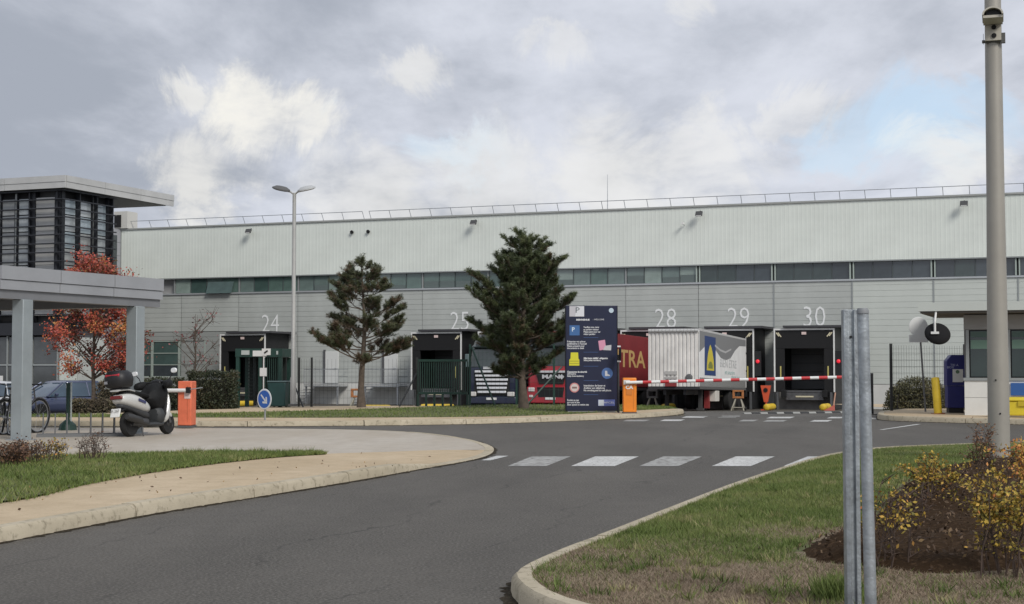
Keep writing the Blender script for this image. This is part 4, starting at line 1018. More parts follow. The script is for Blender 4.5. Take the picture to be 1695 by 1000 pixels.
ptext('Chaussures de sécurité', 939, 616.8, .068, .86, .003); ptext('obligatoires', 939, 620, .066, .8); ptext('Safety shoes mandatory', 939, 623.6, .062, .78)
MB().lathe([(.155, -.001), (.155, -.004)], (zx(1004.5), Yf, zz_(619)), 24, 'y').build('boot_pictogram', M('picto_blue2', (.07, .15, .36), .5), tt)
MB().prism([(zx(1001), zz_(615)), (zx(1004.5), zz_(615)), (zx(1005), zz_(620)), (zx(1009), zz_(622)), (zx(1009), zz_(623.5)), (zx(1001), zz_(623.5))], 'y', Yf - .007, Yf - .0045).build('boot', tw, tt)
MB().lathe([(.135, -.001), (.135, -.004)], (zx(951), Yf, zz_(642.5)), 24, 'y').build('ban_pictogram', M('picto_rose', (.55, .22, .22), .5), tt); MB().lathe([(.105, -.0045), (.105, -.006)], (zx(951), Yf, zz_(642.5)), 24, 'y').build('ban_field', M('picto_rosewhite', (.6, .52, .5), .5), tt)
pb('ban_bar', zx(947), zx(955), zz_(644), zz_(641), M('picto_brown', (.22, .14, .13), .5), tt, .008)
for i, s in enumerate(('Interdiction de fumer et', 'd’utiliser son téléphone', 'No smoking and no cell phone')): ptext(s, 966, 639.3 + i * 3.9, .070, .88)
for i, s in enumerate(('Roulez au pas', 'sur tout le site', 'Slow speed on entire site')): ptext(s, 939, 663 + i * 3.7, .068, .86)
lp = pb('company_plate', zx(989.5), zx(1017), zz_(672.5), zz_(662), M('plate_blue', (.10, .13, .36), .5)); pb('company_mark', zx(990), zx(999), zz_(672), zz_(662.5), M('plate_white', (.55, .6, .66), .5), lp, .006)
text('company_name', 'APCEL', .07, tw, lp, (zx(1007.5), Yf - .0055, zz_(667)), sx=1.5, ext=.001)
for y in (560.5, 584.5, 607.5, 631, 654): pb('divider', zx(966), zx(990), zz_(y + .35), zz_(y - .35), M('divider_blue', (.05, .10, .24), .6))

def barrier(name, label, loc, rz, col, h=.96, w=.36):
    t = thing(name, label, 'barrier', loc, rz)
    MB().prism([(-.16, .03), (.16, .03), (.16, h), (-.10, h), (-.16, h - .06)], 'y', -.16, .16).build('cabinet', col, t, bevel=.012) if False else MB().b2((-w / 2, -.16, .03), (w / 2, .16, h)).build('cabinet', col, t, bevel=.02)
    MB().b2((-w / 2 - .01, -.17, 0), (w / 2 + .01, .17, .03)).build('base_plate', M('base_dark', (.1, .1, .1), .7), t)
    MB().b2((w / 2 - .09, -.163, .1), (w / 2 - .085, -.1605, h - .1)).build('door_seam', M('seam', (.25, .07, .02), .7), t)
    return t
red = M('barrier_red', (.50, .03, .035), .5); bw = M('barrier_white', (.72, .72, .70), .45, 0, .05, 6)
rb = barrier('barrier', 'orange barrier cabinet with red and white lowered arm, beside the totem', at(1042, 684, 41.0) * 1, 0, M('orange_paint', (.80, .24, .02), .42, 0, .05, 4)); rb.location.z = .12
MB().b2((-.10, -.175, .50), (.06, -.165, .78)).build('sticker', M('sticker_orange', (.62, .2, .03), .5), rb)
text('logo', 'CA', .13, whitep, rb, (-.02, -.178, .70), sx=1.1, ext=.001, bold=.006)
arm = MB().tube([(-.12, -.22, .83), (5.75, -.22, .98)], .042, 12).build('arm', bw, rb, smooth=True)
for k in range(12):
    a = .34 + k * .475; f = lambda x: .83 + (x + .12) / 5.87 * .15
    MB().tube([(a, -.22, f(a)), (a + .235, -.22, f(a + .235))], .0435, 12).build('red_band', red, arm, smooth=True)
MB().tube([(5.73, -.22, .97), (5.76, -.22, .75)], .02, 6).build('arm_end_hook', red, arm)
MB().b2((-.17, -.20, .78), (.0, -.161, .90)).build('pivot', M('pivot_white', (.6, .6, .58), .5), rb)
lb = barrier('barrier', 'faded red-orange barrier cabinet with short white arm behind the scooter', (-7.13, 33.2, .05), R(-8), M('faded_orange', (.72, .17, .085), .5, 0, .12, 4), 1.0, .31)
lb.children[0]['label'] = 'sun-faded red orange cabinet'
MB().b2((.0, -.17, .62), (.135, -.1605, .78)).build('notice', M('notice_pink', (.72, .58, .55), .6), lb)
la = MB().tube([(.10, -.20, .80), (-1.4, -.20, .78)], .042, 12).build('arm', bw, lb, smooth=True)
for a in (-.9,): MB().tube([(a, -.2, .797), (a + .25, -.2, .797)], .0435, 12).build('red_band', red, la)
MB().b2((.06, -.25, .74), (.145, -.161, .87)).build('pivot', black, lb); MB().tube([(.14, -.2, .82), (.42, -.18, .86)], .012, 6).build('lever', steel, lb)
# mirror on a thin post left of the right barrier
p = at(1024, 684, 41.6); t = thing('card_reader_mirror', 'black edge-on oval mirror on a thin post beside the right barrier', 'mirror', (p.x, p.y, .11))
MB().tube([(0, 0, 0), (0, 0, 1.6)], .025, 8).build('post', M('post_dark', (.04, .04, .042), .5), t)
MB().lathe([(.01, -.04), (.16, -.03), (.20, 0), (.17, .02), (.02, .03)], (.05, 0, 1.62), 18, 'x').build('mirror_back', black, t, smooth=True)
for z in (1.42, 1.83): MB().b2((-.03, -.03, z - .02), (.06, .03, z + .02)).build('clamp', whitep, t)
# keep-right sign
p = at(437, 698, 35.4); t = thing('direction_sign', 'round blue sign with white arrow pointing down right on a short post', 'road sign', (p.x, p.y, .11), R(-38))
MB().tube([(0, .03, 0), (0, .03, .62)], .022, 8).build('post', steel, t)
dk_ = MB().lathe([(.235, 0), (.245, .008), (.235, .016)], (0, 0, .50), 32, 'y').build('sign_disc', M('sign_white', (.66, .68, .7), .4), t, smooth=30)
MB().lathe([(.205, -.001), (.205, -.003)], (0, 0, .50), 32, 'y').build('blue_field', M('sign_blue', (.022, .11, .44), .4), dk_)
a_ = MB(); c45 = math.cos(R(-45)); 
def rot(x, z): return (x * c45 + z * c45, .5 + -x * c45 + z * c45)
for poly in ([(-.15, -.018), (.09, -.018), (.09, .018), (-.15, .018)], [(.145, 0), (.03, .105), (.0, .075), (.075, 0)], [(.145, 0), (.075, 0), (.0, -.075), (.03, -.105)]):
    a_.prism([rot(x, z) for x, z in poly], 'y', -.0055, -.0032)
a_.build('arrow', M('sign_white', (.66, .68, .7), .4), dk_)

# lamp post with two heads
p = at(485, 672, 50); lpz = .12
t = thing('lamp_post', 'tall thin grey lamp post with two flat lantern heads', 'lamp post', (p.x, p.y, lpz), 0)
Hp = 7.05
MB().lathe([(.10, 0), (.10, .9), (.075, .95), (.06, Hp)], (0, 0, 0), 14).build('pole', M('pole_grey', (.40, .40, .385), .5, .2, .06, 3), t, smooth=True)
MB().b2((-.14, -.14, -.02), (.14, .14, .05)).build('base_plate', M('base_dark', (.1, .1, .1), .7), t)
for s, mt_ in ((-1, M('lamp_dark', (.10, .10, .10), .5)), (1, M('lamp_pale', (.42, .43, .43), .4))):
    MB().tube([(0, 0, Hp - .06), (s * .12, -.05, Hp + .03), (s * .30, -.1, Hp + .07)], .03, 8).build('arm', M('pole_grey', (.4, .4, .385), .5), t)
    h = MB().lathe([(.03, .10), (.15, .085), (.25, .02), (.26, -.02), (.20, -.05), (.02, -.06)], (0, 0, 0), 20).build('lantern', mt_, t, smooth=True); h.location = (s * .42, -.12, Hp + .12); h.rotation_euler = (R(14), s * R(-12), 0); h.scale = (1.2, .8, 1)

# ------------------------------------------------------------------ turnstile, bin and fences
green = M('dark_green_paint', (.012, .045, .034), .5, 0, .15, 4)
p = at(436, 679, 51.5); t = thing('turnstile_cage', 'dark green full-height turnstile cage with white signs, beside the lamp post', 'turnstile', (p.x, p.y, .03), R(-8))
w, H = .74, 1.98
for x, y in ((-w, -.5), (w, -.5), (-w, .5), (w, .5), (.05, -.5)): MB().b2((x - .06, y - .06, 0), (x + .06, y + .06, H - .29)).build('post', green, t)
MB().b2((-w - .08, -.57, H - .28), (w + .08, .57, H)).build('header', green, t)
for k in range(9): MB().tube([(.15 + k * .07, -.5, .1), (.15 + k * .07, -.5, H - .29)], .014, 6).build('bar', green, t)
for k in range(12): MB().tube([(-.62, .0, .25 + k * .12), (.0, .0, .25 + k * .12)], .014, 6).build('rotor_arm', M('rotor', (.03, .04, .04), .4, .5), t)
MB().tube([(-.31, 0, .05), (-.31, 0, H - .29)], .05, 10).build('rotor_column', M('rotor', (.03, .04, .04), .4, .5), t)
MB().b2((-w + .1, .44, .2), (w - .1, .46, H - .3)).build('back_mesh', M('mesh_dark', (.01, .018, .016), .7), t)
for x0, x1, z0, z1, m in ((-.60, -.32, H - .21, H - .06, 'notice_grey'), (-.2, .28, H - .26, H - .07, 'notice_white'), (.12, .42, H - .22, H - .0, 'notice_white'), (.05, .29, 1.05, 1.33, 'notice_white'), (.62, .68, H - .20, H - .08, 'notice_grey')):
    MB().b2((x0, -.60 - (.012 if x0 == .12 else 0), z0), (x1, -.572, z1)).build('notice', M(m, (.66, .66, .64) if m == 'notice_white' else (.42, .46, .44), .6), t)
MB().box((.27, -.63, H - .11), (.14, .01, .05), ry=R(-35)).build('notice_mark', black, t)
for a, b in ((-.52, .22), (-.34, .26), (-.28, .18)): pass
text('cage_letters', '? 24', .28, whitep, t, (-.36, -.57, 1.08), ext=.002) if False else None
MB().b2((.16, -.585, .30), (.20, -.565, 1.75)).build('white_strip', M('notice_white', (.66, .66, .64), .6), t)
p = at(461, 680, 50.6); t = thing('green_bin', 'dark green lidded container standing in front of the turnstile', 'container', (p.x, p.y, .05), R(-6))
MB().box((0, 0, .43), (.56, .5, .80), top=(1.08, 1.08)).build('body', M('bin_green', (.012, .05, .05), .5, 0, .1, 4), t, bevel=.03)
MB().box((0, 0, .855), (.66, .58, .045)).build('lid', M('bin_lid', (.10, .15, .16), .4), t, bevel=.015)
for s in (-1, 1): MB().lathe([(.02, -.03), (.07, -.03), (.07, .03), (.02, .03)], (s * .2, .2, .07), 12, 'x').build('castor', tyrem, t)
fpost = M('fence_black', (.02, .022, .022), .5)
def fence(name, label, pts, h, colm, braces=(), mesh=True, sp=.1, hw=.2, r=.0035, skip=()):
    t = thing(name, label, 'fence', pts[0]); o = Vector(pts[0])
    for q in pts:
        q = Vector(q) - o; MB().b2((q.x - .035, q.y - .035, q.z), (q.x + .035, q.y + .035, q.z + h)).build('post', colm, t); 
    if mesh:
        for i, (a, b) in enumerate(zip(pts, pts[1:])):
            if i in skip: continue
            a = Vector(a) - o; b = Vector(b) - o; mb = MB(); n = int((b - a).length / sp)
            for k in range(1, n): q = a.lerp(b, k / n); mb.tube([q + Vector((0, 0, .06)), q + Vector((0, 0, h - .05))], r, 3, False)
            for k in range(int(h / hw)): z = Vector((0, 0, .08 + k * hw)); mb.tube([a + z, b + z], r * 1.3, 3, False)
            m_ = mb.build('wire_mesh', colm, t); m_['kind'] = 'stuff'
    for a, b in braces: MB().tube([Vector(a) - o, Vector(b) - o], .03, 6).build('brace', colm, t)
    return t
def fp(px, Y, z): v = at(px, 612, Y); return Vector((v.x, v.y, z))
fence('mesh_fence', 'dark wire mesh fence between the lamp post and the small pine', [fp(495, 52.5, .0), fp(516, 52, .0), fp(690, 51.5, .0)], 1.72, fpost, [(fp(489, 52, .7), fp(503, 51, .0)), (fp(690, 51.5, 1.2), fp(661, 50.5, .05))], True, .14, .25, .003)
gt = fence('green_fence', 'dark green fence with slanting braces behind the large pine', [fp(778, 50.5, .05), fp(855, 50.5, .05), fp(917, 50.5, .05), fp(1012, 50, .0)], 2.1, green, [(fp(781, 50.4, 2.05), fp(821, 49.8, .05)), (fp(930, 50.4, 1.4), fp(868, 49.8, .05))], True, .14, .25, .003)
# the sliding gate leaf with vertical bars
g0, g1 = fp(692, 51, .02), fp(774, 50.8, .02); t = thing('bar_gate', 'dark green gate of upright bars between the two pines', 'gate', g0, math.atan2(g1.y - g0.y, g1.x - g0.x)); wl = (g1 - g0).length
MB().b2((0, -.04, .45), (wl, .04, .53)).b2((0, -.04, 1.55), (wl, .04, 1.63)).build('rail', green, t)
for k in range(7): MB().b2((k * wl / 6 - .035, -.035, .0), (k * wl / 6 + .035, .035, .449)).build('foot', green, t)
for k in range(23): MB().b2((k * wl / 22 - .016, -.016, .531), (k * wl / 22 + .016, .016, 1.549)).build('bar', green, t)
#==PART4==
# ------------------------------------------------------------------ cycle shelter on the left
shel = thing('cycle_shelter', 'grey flat-roofed cycle shelter on square steel columns, left edge', 'shelter', (-9.08, 26.72, 0), R(-24.6))
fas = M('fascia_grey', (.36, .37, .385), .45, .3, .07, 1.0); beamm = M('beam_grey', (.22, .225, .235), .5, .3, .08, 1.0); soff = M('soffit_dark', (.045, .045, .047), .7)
colm = M('column_grey', (.30, .335, .345), .5, .25, .10, 1.6, .1, 15)
Lb = 4.6
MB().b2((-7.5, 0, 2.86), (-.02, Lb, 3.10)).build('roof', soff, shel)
for k in range(3):
    a = k * Lb / 3; MB().b2((-.019, a + .008, 2.91), (.045, a + Lb / 3 - .008, 3.15)).build('fascia_panel', fas, shel); MB().b2((-.019, a + .008, 2.73), (.02, a + Lb / 3 - .008, 2.90)).build('fascia_panel', fas, shel)
for k in range(3): 
    a = -k * 2.5; MB().b2((a - 2.49, -.06, 2.91), (a - .02, -.001, 3.15)).build('fascia_panel', fas, shel); MB().b2((a - 2.49, -.03, 2.73), (a - .02, -.001, 2.90)).build('fascia_panel', fas, shel)
MB().b2((-.26, .03, 2.57), (-.03, Lb - .03, 2.855)).b2((-7.4, .1, 2.57), (-.265, .38, 2.855)).b2((-7.4, Lb - .4, 2.57), (-.265, Lb - .12, 2.855)).build('edge_beam', beamm, shel)
for v in (.70, 3.89):
    c_ = MB().b2((-.235, v - .13, .0), (.025, v + .13, 2.568)).build('column', colm, shel, bevel=.012); MB().b2((-.29, v - .19, .0), (.08, v + .19, .045)).build('base_plate', steel, c_)
# ------------------------------------------------------------------ scooter
whitesc = M('scooter_silver', (.60, .60, .58), .3, .15, .04, 6, coat=.5); blk = M('scooter_black', (.013, .013, .015), .5); vinyl = M('black_vinyl', (.0075, .008, .0085), .7, 0, .3, 9, .9, 9, spec=.3)
darkg = M('dark_plastic', (.04, .042, .045), .5)
pr, pf = G(213, 722, .03), G(276, 718.5, .03); hd = R(71); mid = G(246, 720.5, .03)
sc = thing('scooter', 'silver maxi scooter with black top box and leg apron parked on paving', 'scooter', (mid.x, mid.y, .022)); S_ = 1.01
sc.rotation_euler = Euler((R(-5), 0, hd)); sc.scale = (S_,) * 3
def sec(x, zc, hw, hh, n=14, p=2.6, dy=0):
    out = []
    for k in range(n):
        w = 2 * math.pi * k / n; c, s = math.cos(w), math.sin(w)
        out.append((x, dy + hw * math.copysign(abs(c) ** (2 / p), c), zc + hh * math.copysign(abs(s) ** (2 / p), s)))
    return out
rimd = M('rim_dark', (.06, .06, .062), .4, .5)
def scw(x, r, w):
    o = MB().lathe([(r * .66, -w * .42), (r * .9, -w * .48), (r * .98, -w * .25), (r, 0), (r * .98, w * .25), (r * .9, w * .48), (r * .66, w * .42)], (0, 0, 0), 28, 'y').build('wheel', tyrem, sc, smooth=True); o.location = (x, 0, r)
    MB().lathe([(.03, -.06), (.05, -.05), (r * .62, -w * .3), (r * .67, -w * .44), (r * .67, w * .44), (r * .62, w * .3), (.05, .05), (.03, .06)], (0, 0, 0), 28, 'y').build('rim', rimd, o, smooth=30)
    return o
scw(-.64, .245, .13); scw(.66, .225, .115)
tail = MB().loft([sec(-1.0, .72, .10, .05), sec(-.93, .72, .16, .11), sec(-.75, .70, .19, .15), sec(-.45, .64, .20, .16), sec(-.2, .56, .185, .13), sec(-.05, .50, .15, .06)]).build('rear_fairing', whitesc, sc, smooth=True, sub=1)
MB().loft([sec(-.99, .80, .11, .03), sec(-.7, .845, .155, .045), sec(-.35, .80, .16, .06), sec(0.02, .74, .14, .05)]).build('seat', vinyl, sc, smooth=True, sub=1)
MB().loft([sec(-1.02, .875, .12, .018), sec(-.8, .885, .17, .02), sec(-.6, .85, .16, .02)]).build('grab_rail', whitesc, sc, smooth=True)
MB().box((-1.0, 0, .745), (.06, .26, .07), ry=R(10)).build('tail_light', M('tail_red', (.16, .02, .02), .25, coat=.5), sc, bevel=.02)
for s in (-1, 1): MB().box((-.45, s * .202, .66), (.24, .012, .05), ry=R(14)).build('side_badge', M('badge_blue', (.04, .045, .12), .4), sc)
MB().loft([sec(-.98, .60, .09, .05), sec(-.7, .56, .12, .08), sec(-.35, .46, .13, .10), sec(.0, .36, .13, .08)]).build('under_tail', darkg, sc, smooth=True, sub=1)
pl_ = MB().box((-1.06, 0, .46), (.02, .20, .17), ry=R(22)).build('number_plate', whitep, sc, bevel=.006)
for z, s in ((.495, 'EK 247'), (.425, 'QV')): text('plate_letters', s, .07, blk, pl_, (-1.075 - (.46 - z) * -.40, 0, z), (R(90), 0, R(-90)), ext=.0005)
MB().loft([sec(-.92, .50, .07, .02), sec(-.8, .54, .09, .02), sec(-.55, .50, .09, .02)]).build('mudguard', blk, sc, smooth=True)
MB().tube([(-.95, -.17, .38), (-.88, -.17, .37), (-.5, -.16, .30), (-.4, -.14, .26), (-.1, -.1, .2)], [.05, .075, .07, .03, .022], 12).build('exhaust', M('exhaust_dark', (.06, .06, .06), .45, .5), sc, smooth=True)
MB().loft([sec(-.62, .27, .10, .07), sec(-.35, .27, .12, .10), sec(-.1, .26, .1, .09)]).build('engine_casing', M('engine_grey', (.09, .09, .092), .45, .5), sc, smooth=True)
MB().loft([sec(-.15, .22, .17, .06), sec(.2, .20, .19, .055), sec(.42, .24, .17, .07)]).build('footboard', darkg, sc, smooth=True, sub=1)
MB().loft([[(x, y * k, z) for (x, y, z) in sec(a, b, c, d, 14)] for a, b, c, d, k in ((.40, .32, .17, .12, 1), (.47, .55, .21, .2, 1), (.46, .78, .2, .2, 1))][:1] + [sec(.50, .42, .2, .2), sec(.57, .62, .19, .30), sec(.62, .70, .10, .20)]).build('front_shield', whitesc, sc, smooth=True, sub=1)
MB().loft([[(.36 + .05 * math.sin(i / 8 * math.pi), -.22 + i * .055, .30), ] for i in range(9)] and [sec(.30, .30, .13, .05), sec(.36, .5, .215, .22), sec(.45, .72, .19, .24), sec(.50, .88, .12, .1)]).build('inner_apron', blk, sc, smooth=True)
MB().loft([sec(.47, .33, .05, .10), sec(.66, .43, .075, .06), sec(.86, .33, .06, .05)]).build('front_mudguard', whitesc, sc, smooth=True, sub=1)
for s in (-1, 1): MB().tube([(.52, s * .085, .62), (.66, s * .085, .225)], .025, 8).build('fork_leg', M('fork_grey', (.14, .14, .145), .35, .6), sc)
# quilted leg apron hung from the handlebar over the seat front
ap_ = MB().loft([sec(-.10, .70, .12, .07), sec(.02, .72, .19, .16), sec(.14, .70, .23, .24), sec(.27, .72, .25, .27), sec(.38, .80, .24, .22), sec(.46, .92, .19, .09)]); ap_.v = [(x + rnd.uniform(-.03, .03), y + rnd.uniform(-.03, .03), z + rnd.uniform(-.035, .035)) for x, y, z in ap_.v]; ap_.build('leg_apron', vinyl, sc, smooth=True, sub=2)
MB().loft([sec(.08, .40, .2, .19), sec(.2, .36, .245, .20), sec(.32, .38, .24, .18)]).build('apron_skirt', M('apron_grey', (.035, .038, .040), .6, 0, .2, 5), sc, smooth=True, sub=1)
hb = MB().loft([sec(.32, 1.0, .13, .05), sec(.42, 1.02, .16, .075), sec(.52, 1.0, .10, .05)]).build('handlebar_cowl', blk, sc, smooth=True, sub=1)
MB().tube([(.28, .36, .97), (.36, .2, 1.02), (.38, 0, 1.03), (.36, -.2, 1.02), (.28, -.36, .97)], .018, 8).build('handlebar', blk, hb, smooth=True)
for s in (-1, 1):
    MB().loft([sec(.16, .95, .06, .05, dy=s * .34), sec(.30, .97, .11, .095, dy=s * .31), sec(.44, .98, .10, .08, dy=s * .25)]).build('hand_muff', vinyl, hb, smooth=True, sub=1)
    MB().tube([(.32, s * .3, 1.02), (.36, s * .36, 1.12), (.34, s * .42, 1.19)], .010, 6).build('mirror_stalk', blk, hb)
    m_ = MB().loft([sec(-.02, 0, .055, .04), sec(.0, 0, .07, .05), sec(.03, 0, .04, .03)]).build('mirror', M('mirror_glass', (.85, .86, .86), .15, .3), hb, smooth=True); m_.location = (.34, s * .44, 1.22)
bx_ = MB().loft([[(x, y, z) for x, y, z in ((-1.15 + .30 * (1 + math.cos(w) * (1 if abs(math.cos(w)) > 2 else 1)) * 0 + .24 * math.copysign(abs(math.cos(w)) ** .75, math.cos(w)) * k + .27, .25 * math.copysign(abs(math.sin(w)) ** .75, math.sin(w)) * k, zz0) for w in [2 * math.pi * q / 20 for q in range(20)])] for zz0, k in ((.93, .78), (.96, .92), (1.06, 1.0), (1.12, 1.0), (1.20, .90), (1.245, .65))]).build('top_box', blk, sc, smooth=True)
MB().box((-1.05, 0, 1.175), (.12, .30, .045), ry=R(-28)).build('box_reflector', M('reflector_red', (.42, .03, .045), .3), bx_, bevel=.012)
MB().box((-1.13, .12, 1.03), (.02, .06, .05)).build('box_badge', M('badge_grey', (.25, .25, .27), .4), bx_)
MB().b2((-1.0, -.12, .88), (-.7, .12, .925)).build('rack', blk, sc)
MB().tube([(-.05, .12, .2), (-.12, .34, .02)], .014, 6).build('side_stand', M('stand_grey', (.08, .08, .08), .5), sc)
for s in (-.06, .06): MB().tube([(-.32, s, .2), (-.38, s * 2.2, .0)], .016, 6).build('centre_stand', M('stand_grey', (.08, .08, .08), .5), sc)

# ------------------------------------------------------------------ bicycles, rack, green post
def bicycle(p, rz, label, col, roll=3):
    t = thing('bicycle', label, 'bicycle', p, rz, 'bicycles in the shelter'); t.rotation_euler = (R(roll), 0, rz); r = .34
    for x in (-.52, .52):
        w_ = MB().torus((0, 0, 0), r, .022, 'y', 32, 8).build('wheel', tyrem, t, smooth=True); w_.location = (x, 0, r)
        sp = MB()
        for k in range(14): a = k * math.pi / 7; sp.tube([(0, .02 * (-1) ** k, 0), (r * math.cos(a), 0, r * math.sin(a))], .002, 3, False)
        sp.torus((0, 0, 0), r - .028, .010, 'y', 28, 5); sp.tube([(0, -.04, 0), (0, .04, 0)], .02, 8); sp.build('rim', steel, w_)
        MB().torus((x, 0, r), r + .035, .012, 'y', 28, 5).build('mudguard', col, t)
    B_, S2, Hd, Rr, Fr = (-.08, 0, .29), (-.22, 0, .80), (.36, 0, .78), (-.52, 0, r), (.52, 0, r)
    f = MB().tube([B_, S2], .016, 8).tube([B_, (.38, 0, .68)], .018, 8).tube([(-.2, 0, .74), Hd], .016, 8).tube([S2, Rr], .010, 6).tube([B_, Rr], .011, 6).tube([(.33, 0, .92), (.40, 0, .64), Fr], .016, 8); f.build('frame', col, t, smooth=True)
    MB().loft([sec(-.36, .90, .075, .025), sec(-.22, .91, .07, .025), sec(-.08, .90, .02, .018)]).build('saddle', blk, t, smooth=True); MB().tube([S2, (-.24, 0, .89)], .013, 6).build('seat_post', steel, t)
    MB().tube([(.22, .27, .98), (.32, .2, 1.0), (.34, 0, .97), (.32, -.2, 1.0), (.22, -.27, .98)], .012, 8).build('handlebar', blk, t)
    c_ = MB().lathe([(.02, -.02), (.09, -.015), (.09, .015), (.02, .02)], B_, 18, 'y').tube([(-.08, .06, .29), (.06, .07, .20)], .010, 6).tube([(-.08, -.06, .29), (-.22, -.07, .38)], .010, 6); c_.build('crank', rimd, t)
    return t
def gp_(px, py, z=.025): return G(px, py, z)
bicycle(gp_(8, 719), R(118), 'black bicycle parked at the left edge beyond the shelter column', blk, 4)
bicycle(gp_(-20, 716), R(122), 'dark bicycle cut by the left frame edge, behind the black one', M('bike_dark', (.03, .03, .035), .4), -3)
bicycle(gp_(34, 718), R(70), 'bicycle with thin grey wheels partly hidden behind the front shelter column', M('bike_grey', (.14, .14, .15), .4, .4), 3)
p0, p1 = gp_(60, 724), gp_(222, 722); t = thing('cycle_rack', 'low grey steel cycle rack with wheel hoops beside the shelter column', 'cycle rack', p0, math.atan2(p1.y - p0.y, p1.x - p0.x)); Lr = (p1 - p0).length
rackm = M('rack_grey', (.17, .175, .18), .5, .4)
MB().b2((0, -.03, .0), (Lr, .03, .05)).b2((0, .52, 0), (Lr * .93, .58, .05)).build('base_rail', rackm, t)
for k in range(8):
    x = .12 + k * (Lr - .2) / 7.3; MB().tube([(x, 0, .03), (x, .02, .36), (x, .12, .44), (x, .4, .40), (x, .55, .05)], .014, 6).build('hoop', rackm, t)
p = G(112, 712, .02); t = thing('green_post', 'short dark green post with pale edge standing behind the cycle rack', 'post', p)
MB().tube([(0, 0, 0), (0, 0, 1.0)], .042, 10).build('shaft', green, t, smooth=True); MB().tube([(.075, -.03, .05), (.075, -.03, 1.02)], .018, 8).build('pale_rod', M('rod_pale', (.5, .55, .53), .5), t); MB().lathe([(.20, 0), (.17, .12), (.08, .20), (.05, .22)], (0, 0, 0), 12).build('foot_cover', green, t)

# ------------------------------------------------------------------ cars in the far-left car park
def car(name, label, loc, rz, paint, L=4.05, H=1.45):
    t = thing(name, label, 'car', loc, rz); w = .86; h = L / 2      # x forward
    prof = [(-h, .45, .62, .80), (-h + .08, .28, .80, .92), (-h + .5, .22, .86, .96), (-.6, .20, .87, 1.0), (.6, .20, .86, 1.0), (h - 1.15, .20, .84, .98), (h - .55, .22, .74, .95), (h - .12, .28, .62, .86), (h, .38, .55, .70)]
    secs = []
    for x, zb, zt, k in prof:
        ww = w * min(1, k); secs.append([(x, -ww * .94, zb), (x, -ww, zb + .18), (x, -ww, zt - .10), (x, -ww * .93, zt), (x, 0, zt + .035), (x, ww * .93, zt), (x, ww, zt - .10), (x, ww, zb + .18), (x, ww * .94, zb), (x, 0, zb)])
    body = MB().loft(secs).build('body', paint, t, smooth=35, sub=1)
    rf = [(-h + .25, -h + .62, .74), (h - .55 - .62, h - 1.75, .72)]
    xb0, xt0, xt1, xb1 = -h + .12, -h + .55, h - 1.95, h - 1.02
    def ring(z, xa, xc, ww): return [(xa, -ww, z), (xa + (xc - xa) * .5, -ww - .02, z), (xc - .1, -ww + .03, z), (xc, 0, z), (xc - .1, ww - .03, z), (xa + (xc - xa) * .5, ww + .02, z), (xa, ww, z)]
    cabn = MB().loft([ring(.84, xb0, xb1, .80), ring(1.12, (xb0 + xt0) / 2, (xb1 + xt1) / 2, .735), ring(H - .08, xt0, xt1 + .08, .64)]).build('glasshouse', glass('car_glass', (.055, .085, .12)), body, smooth=35)
    MB().loft([ring(H - .09, xt0 - .04, xt1 + .1, .655), ring(H - .03, xt0, xt1, .63), ring(H, xt0 + .2, xt1 - .2, .5)]).build('roof', paint, body, smooth=50)
    for s in (-1, 1):
        for (a, b) in ((xb1 - .02, xt1 + .12), (.08, -.02), (-.95, -.9)): MB().tube([(a, s * .80, .85), (b, s * .655, H - .08)], .035, 6).build('pillar', paint, body)
        hl = MB().box((h - .17, s * .60, .60), (.22, .38, .14), rz=s * R(-18)).build('headlight', lampg, body, bevel=.03)
        MB().box((-h + .07, s * .66, .74), (.14, .22, .26)).build('tail_light', M('tail_red2', (.35, .03, .03), .3), body, bevel=.03)
        MB().box((xb1 - .35, s * .93, .92), (.10, .16, .12)).build('door_mirror', paint, body, bevel=.03)
        for x in (-h + .72, h - .78): wheel(t, (x, s * .76, .30), .30, .19, 'y')
        MB().b2((-.45, s * .862 - .012, .62), (-.25, s * .862 + .012, .66)).build('door_handle', blk, body)
    MB().box((h - .02, 0, .42), (.06, 1.3, .20)).build('grille', blk, body, bevel=.02); MB().box((h + .012, 0, .34), (.02, .5, .11)).build('number_plate', whitep, body)
    return t
pb_ = at(92, 690, 58); hdg = math.atan2(-.80, -.60)
car('parked_car', 'dark blue hatchback parked facing left behind the shelter column', (pb_.x, pb_.y, terr(pb_.x, pb_.y) - .02), hdg, M('car_blue', (.05, .065, .125), .3, .2, .05, 2, coat=.8))
pw = at(8, 690, 63); car('parked_car', 'white car parked at the far left edge behind the bicycles', (pw.x, pw.y, terr(pw.x, pw.y)), hdg + R(200), M('car_white', (.6, .61, .63), .3, .1, .04, 2, coat=.8))

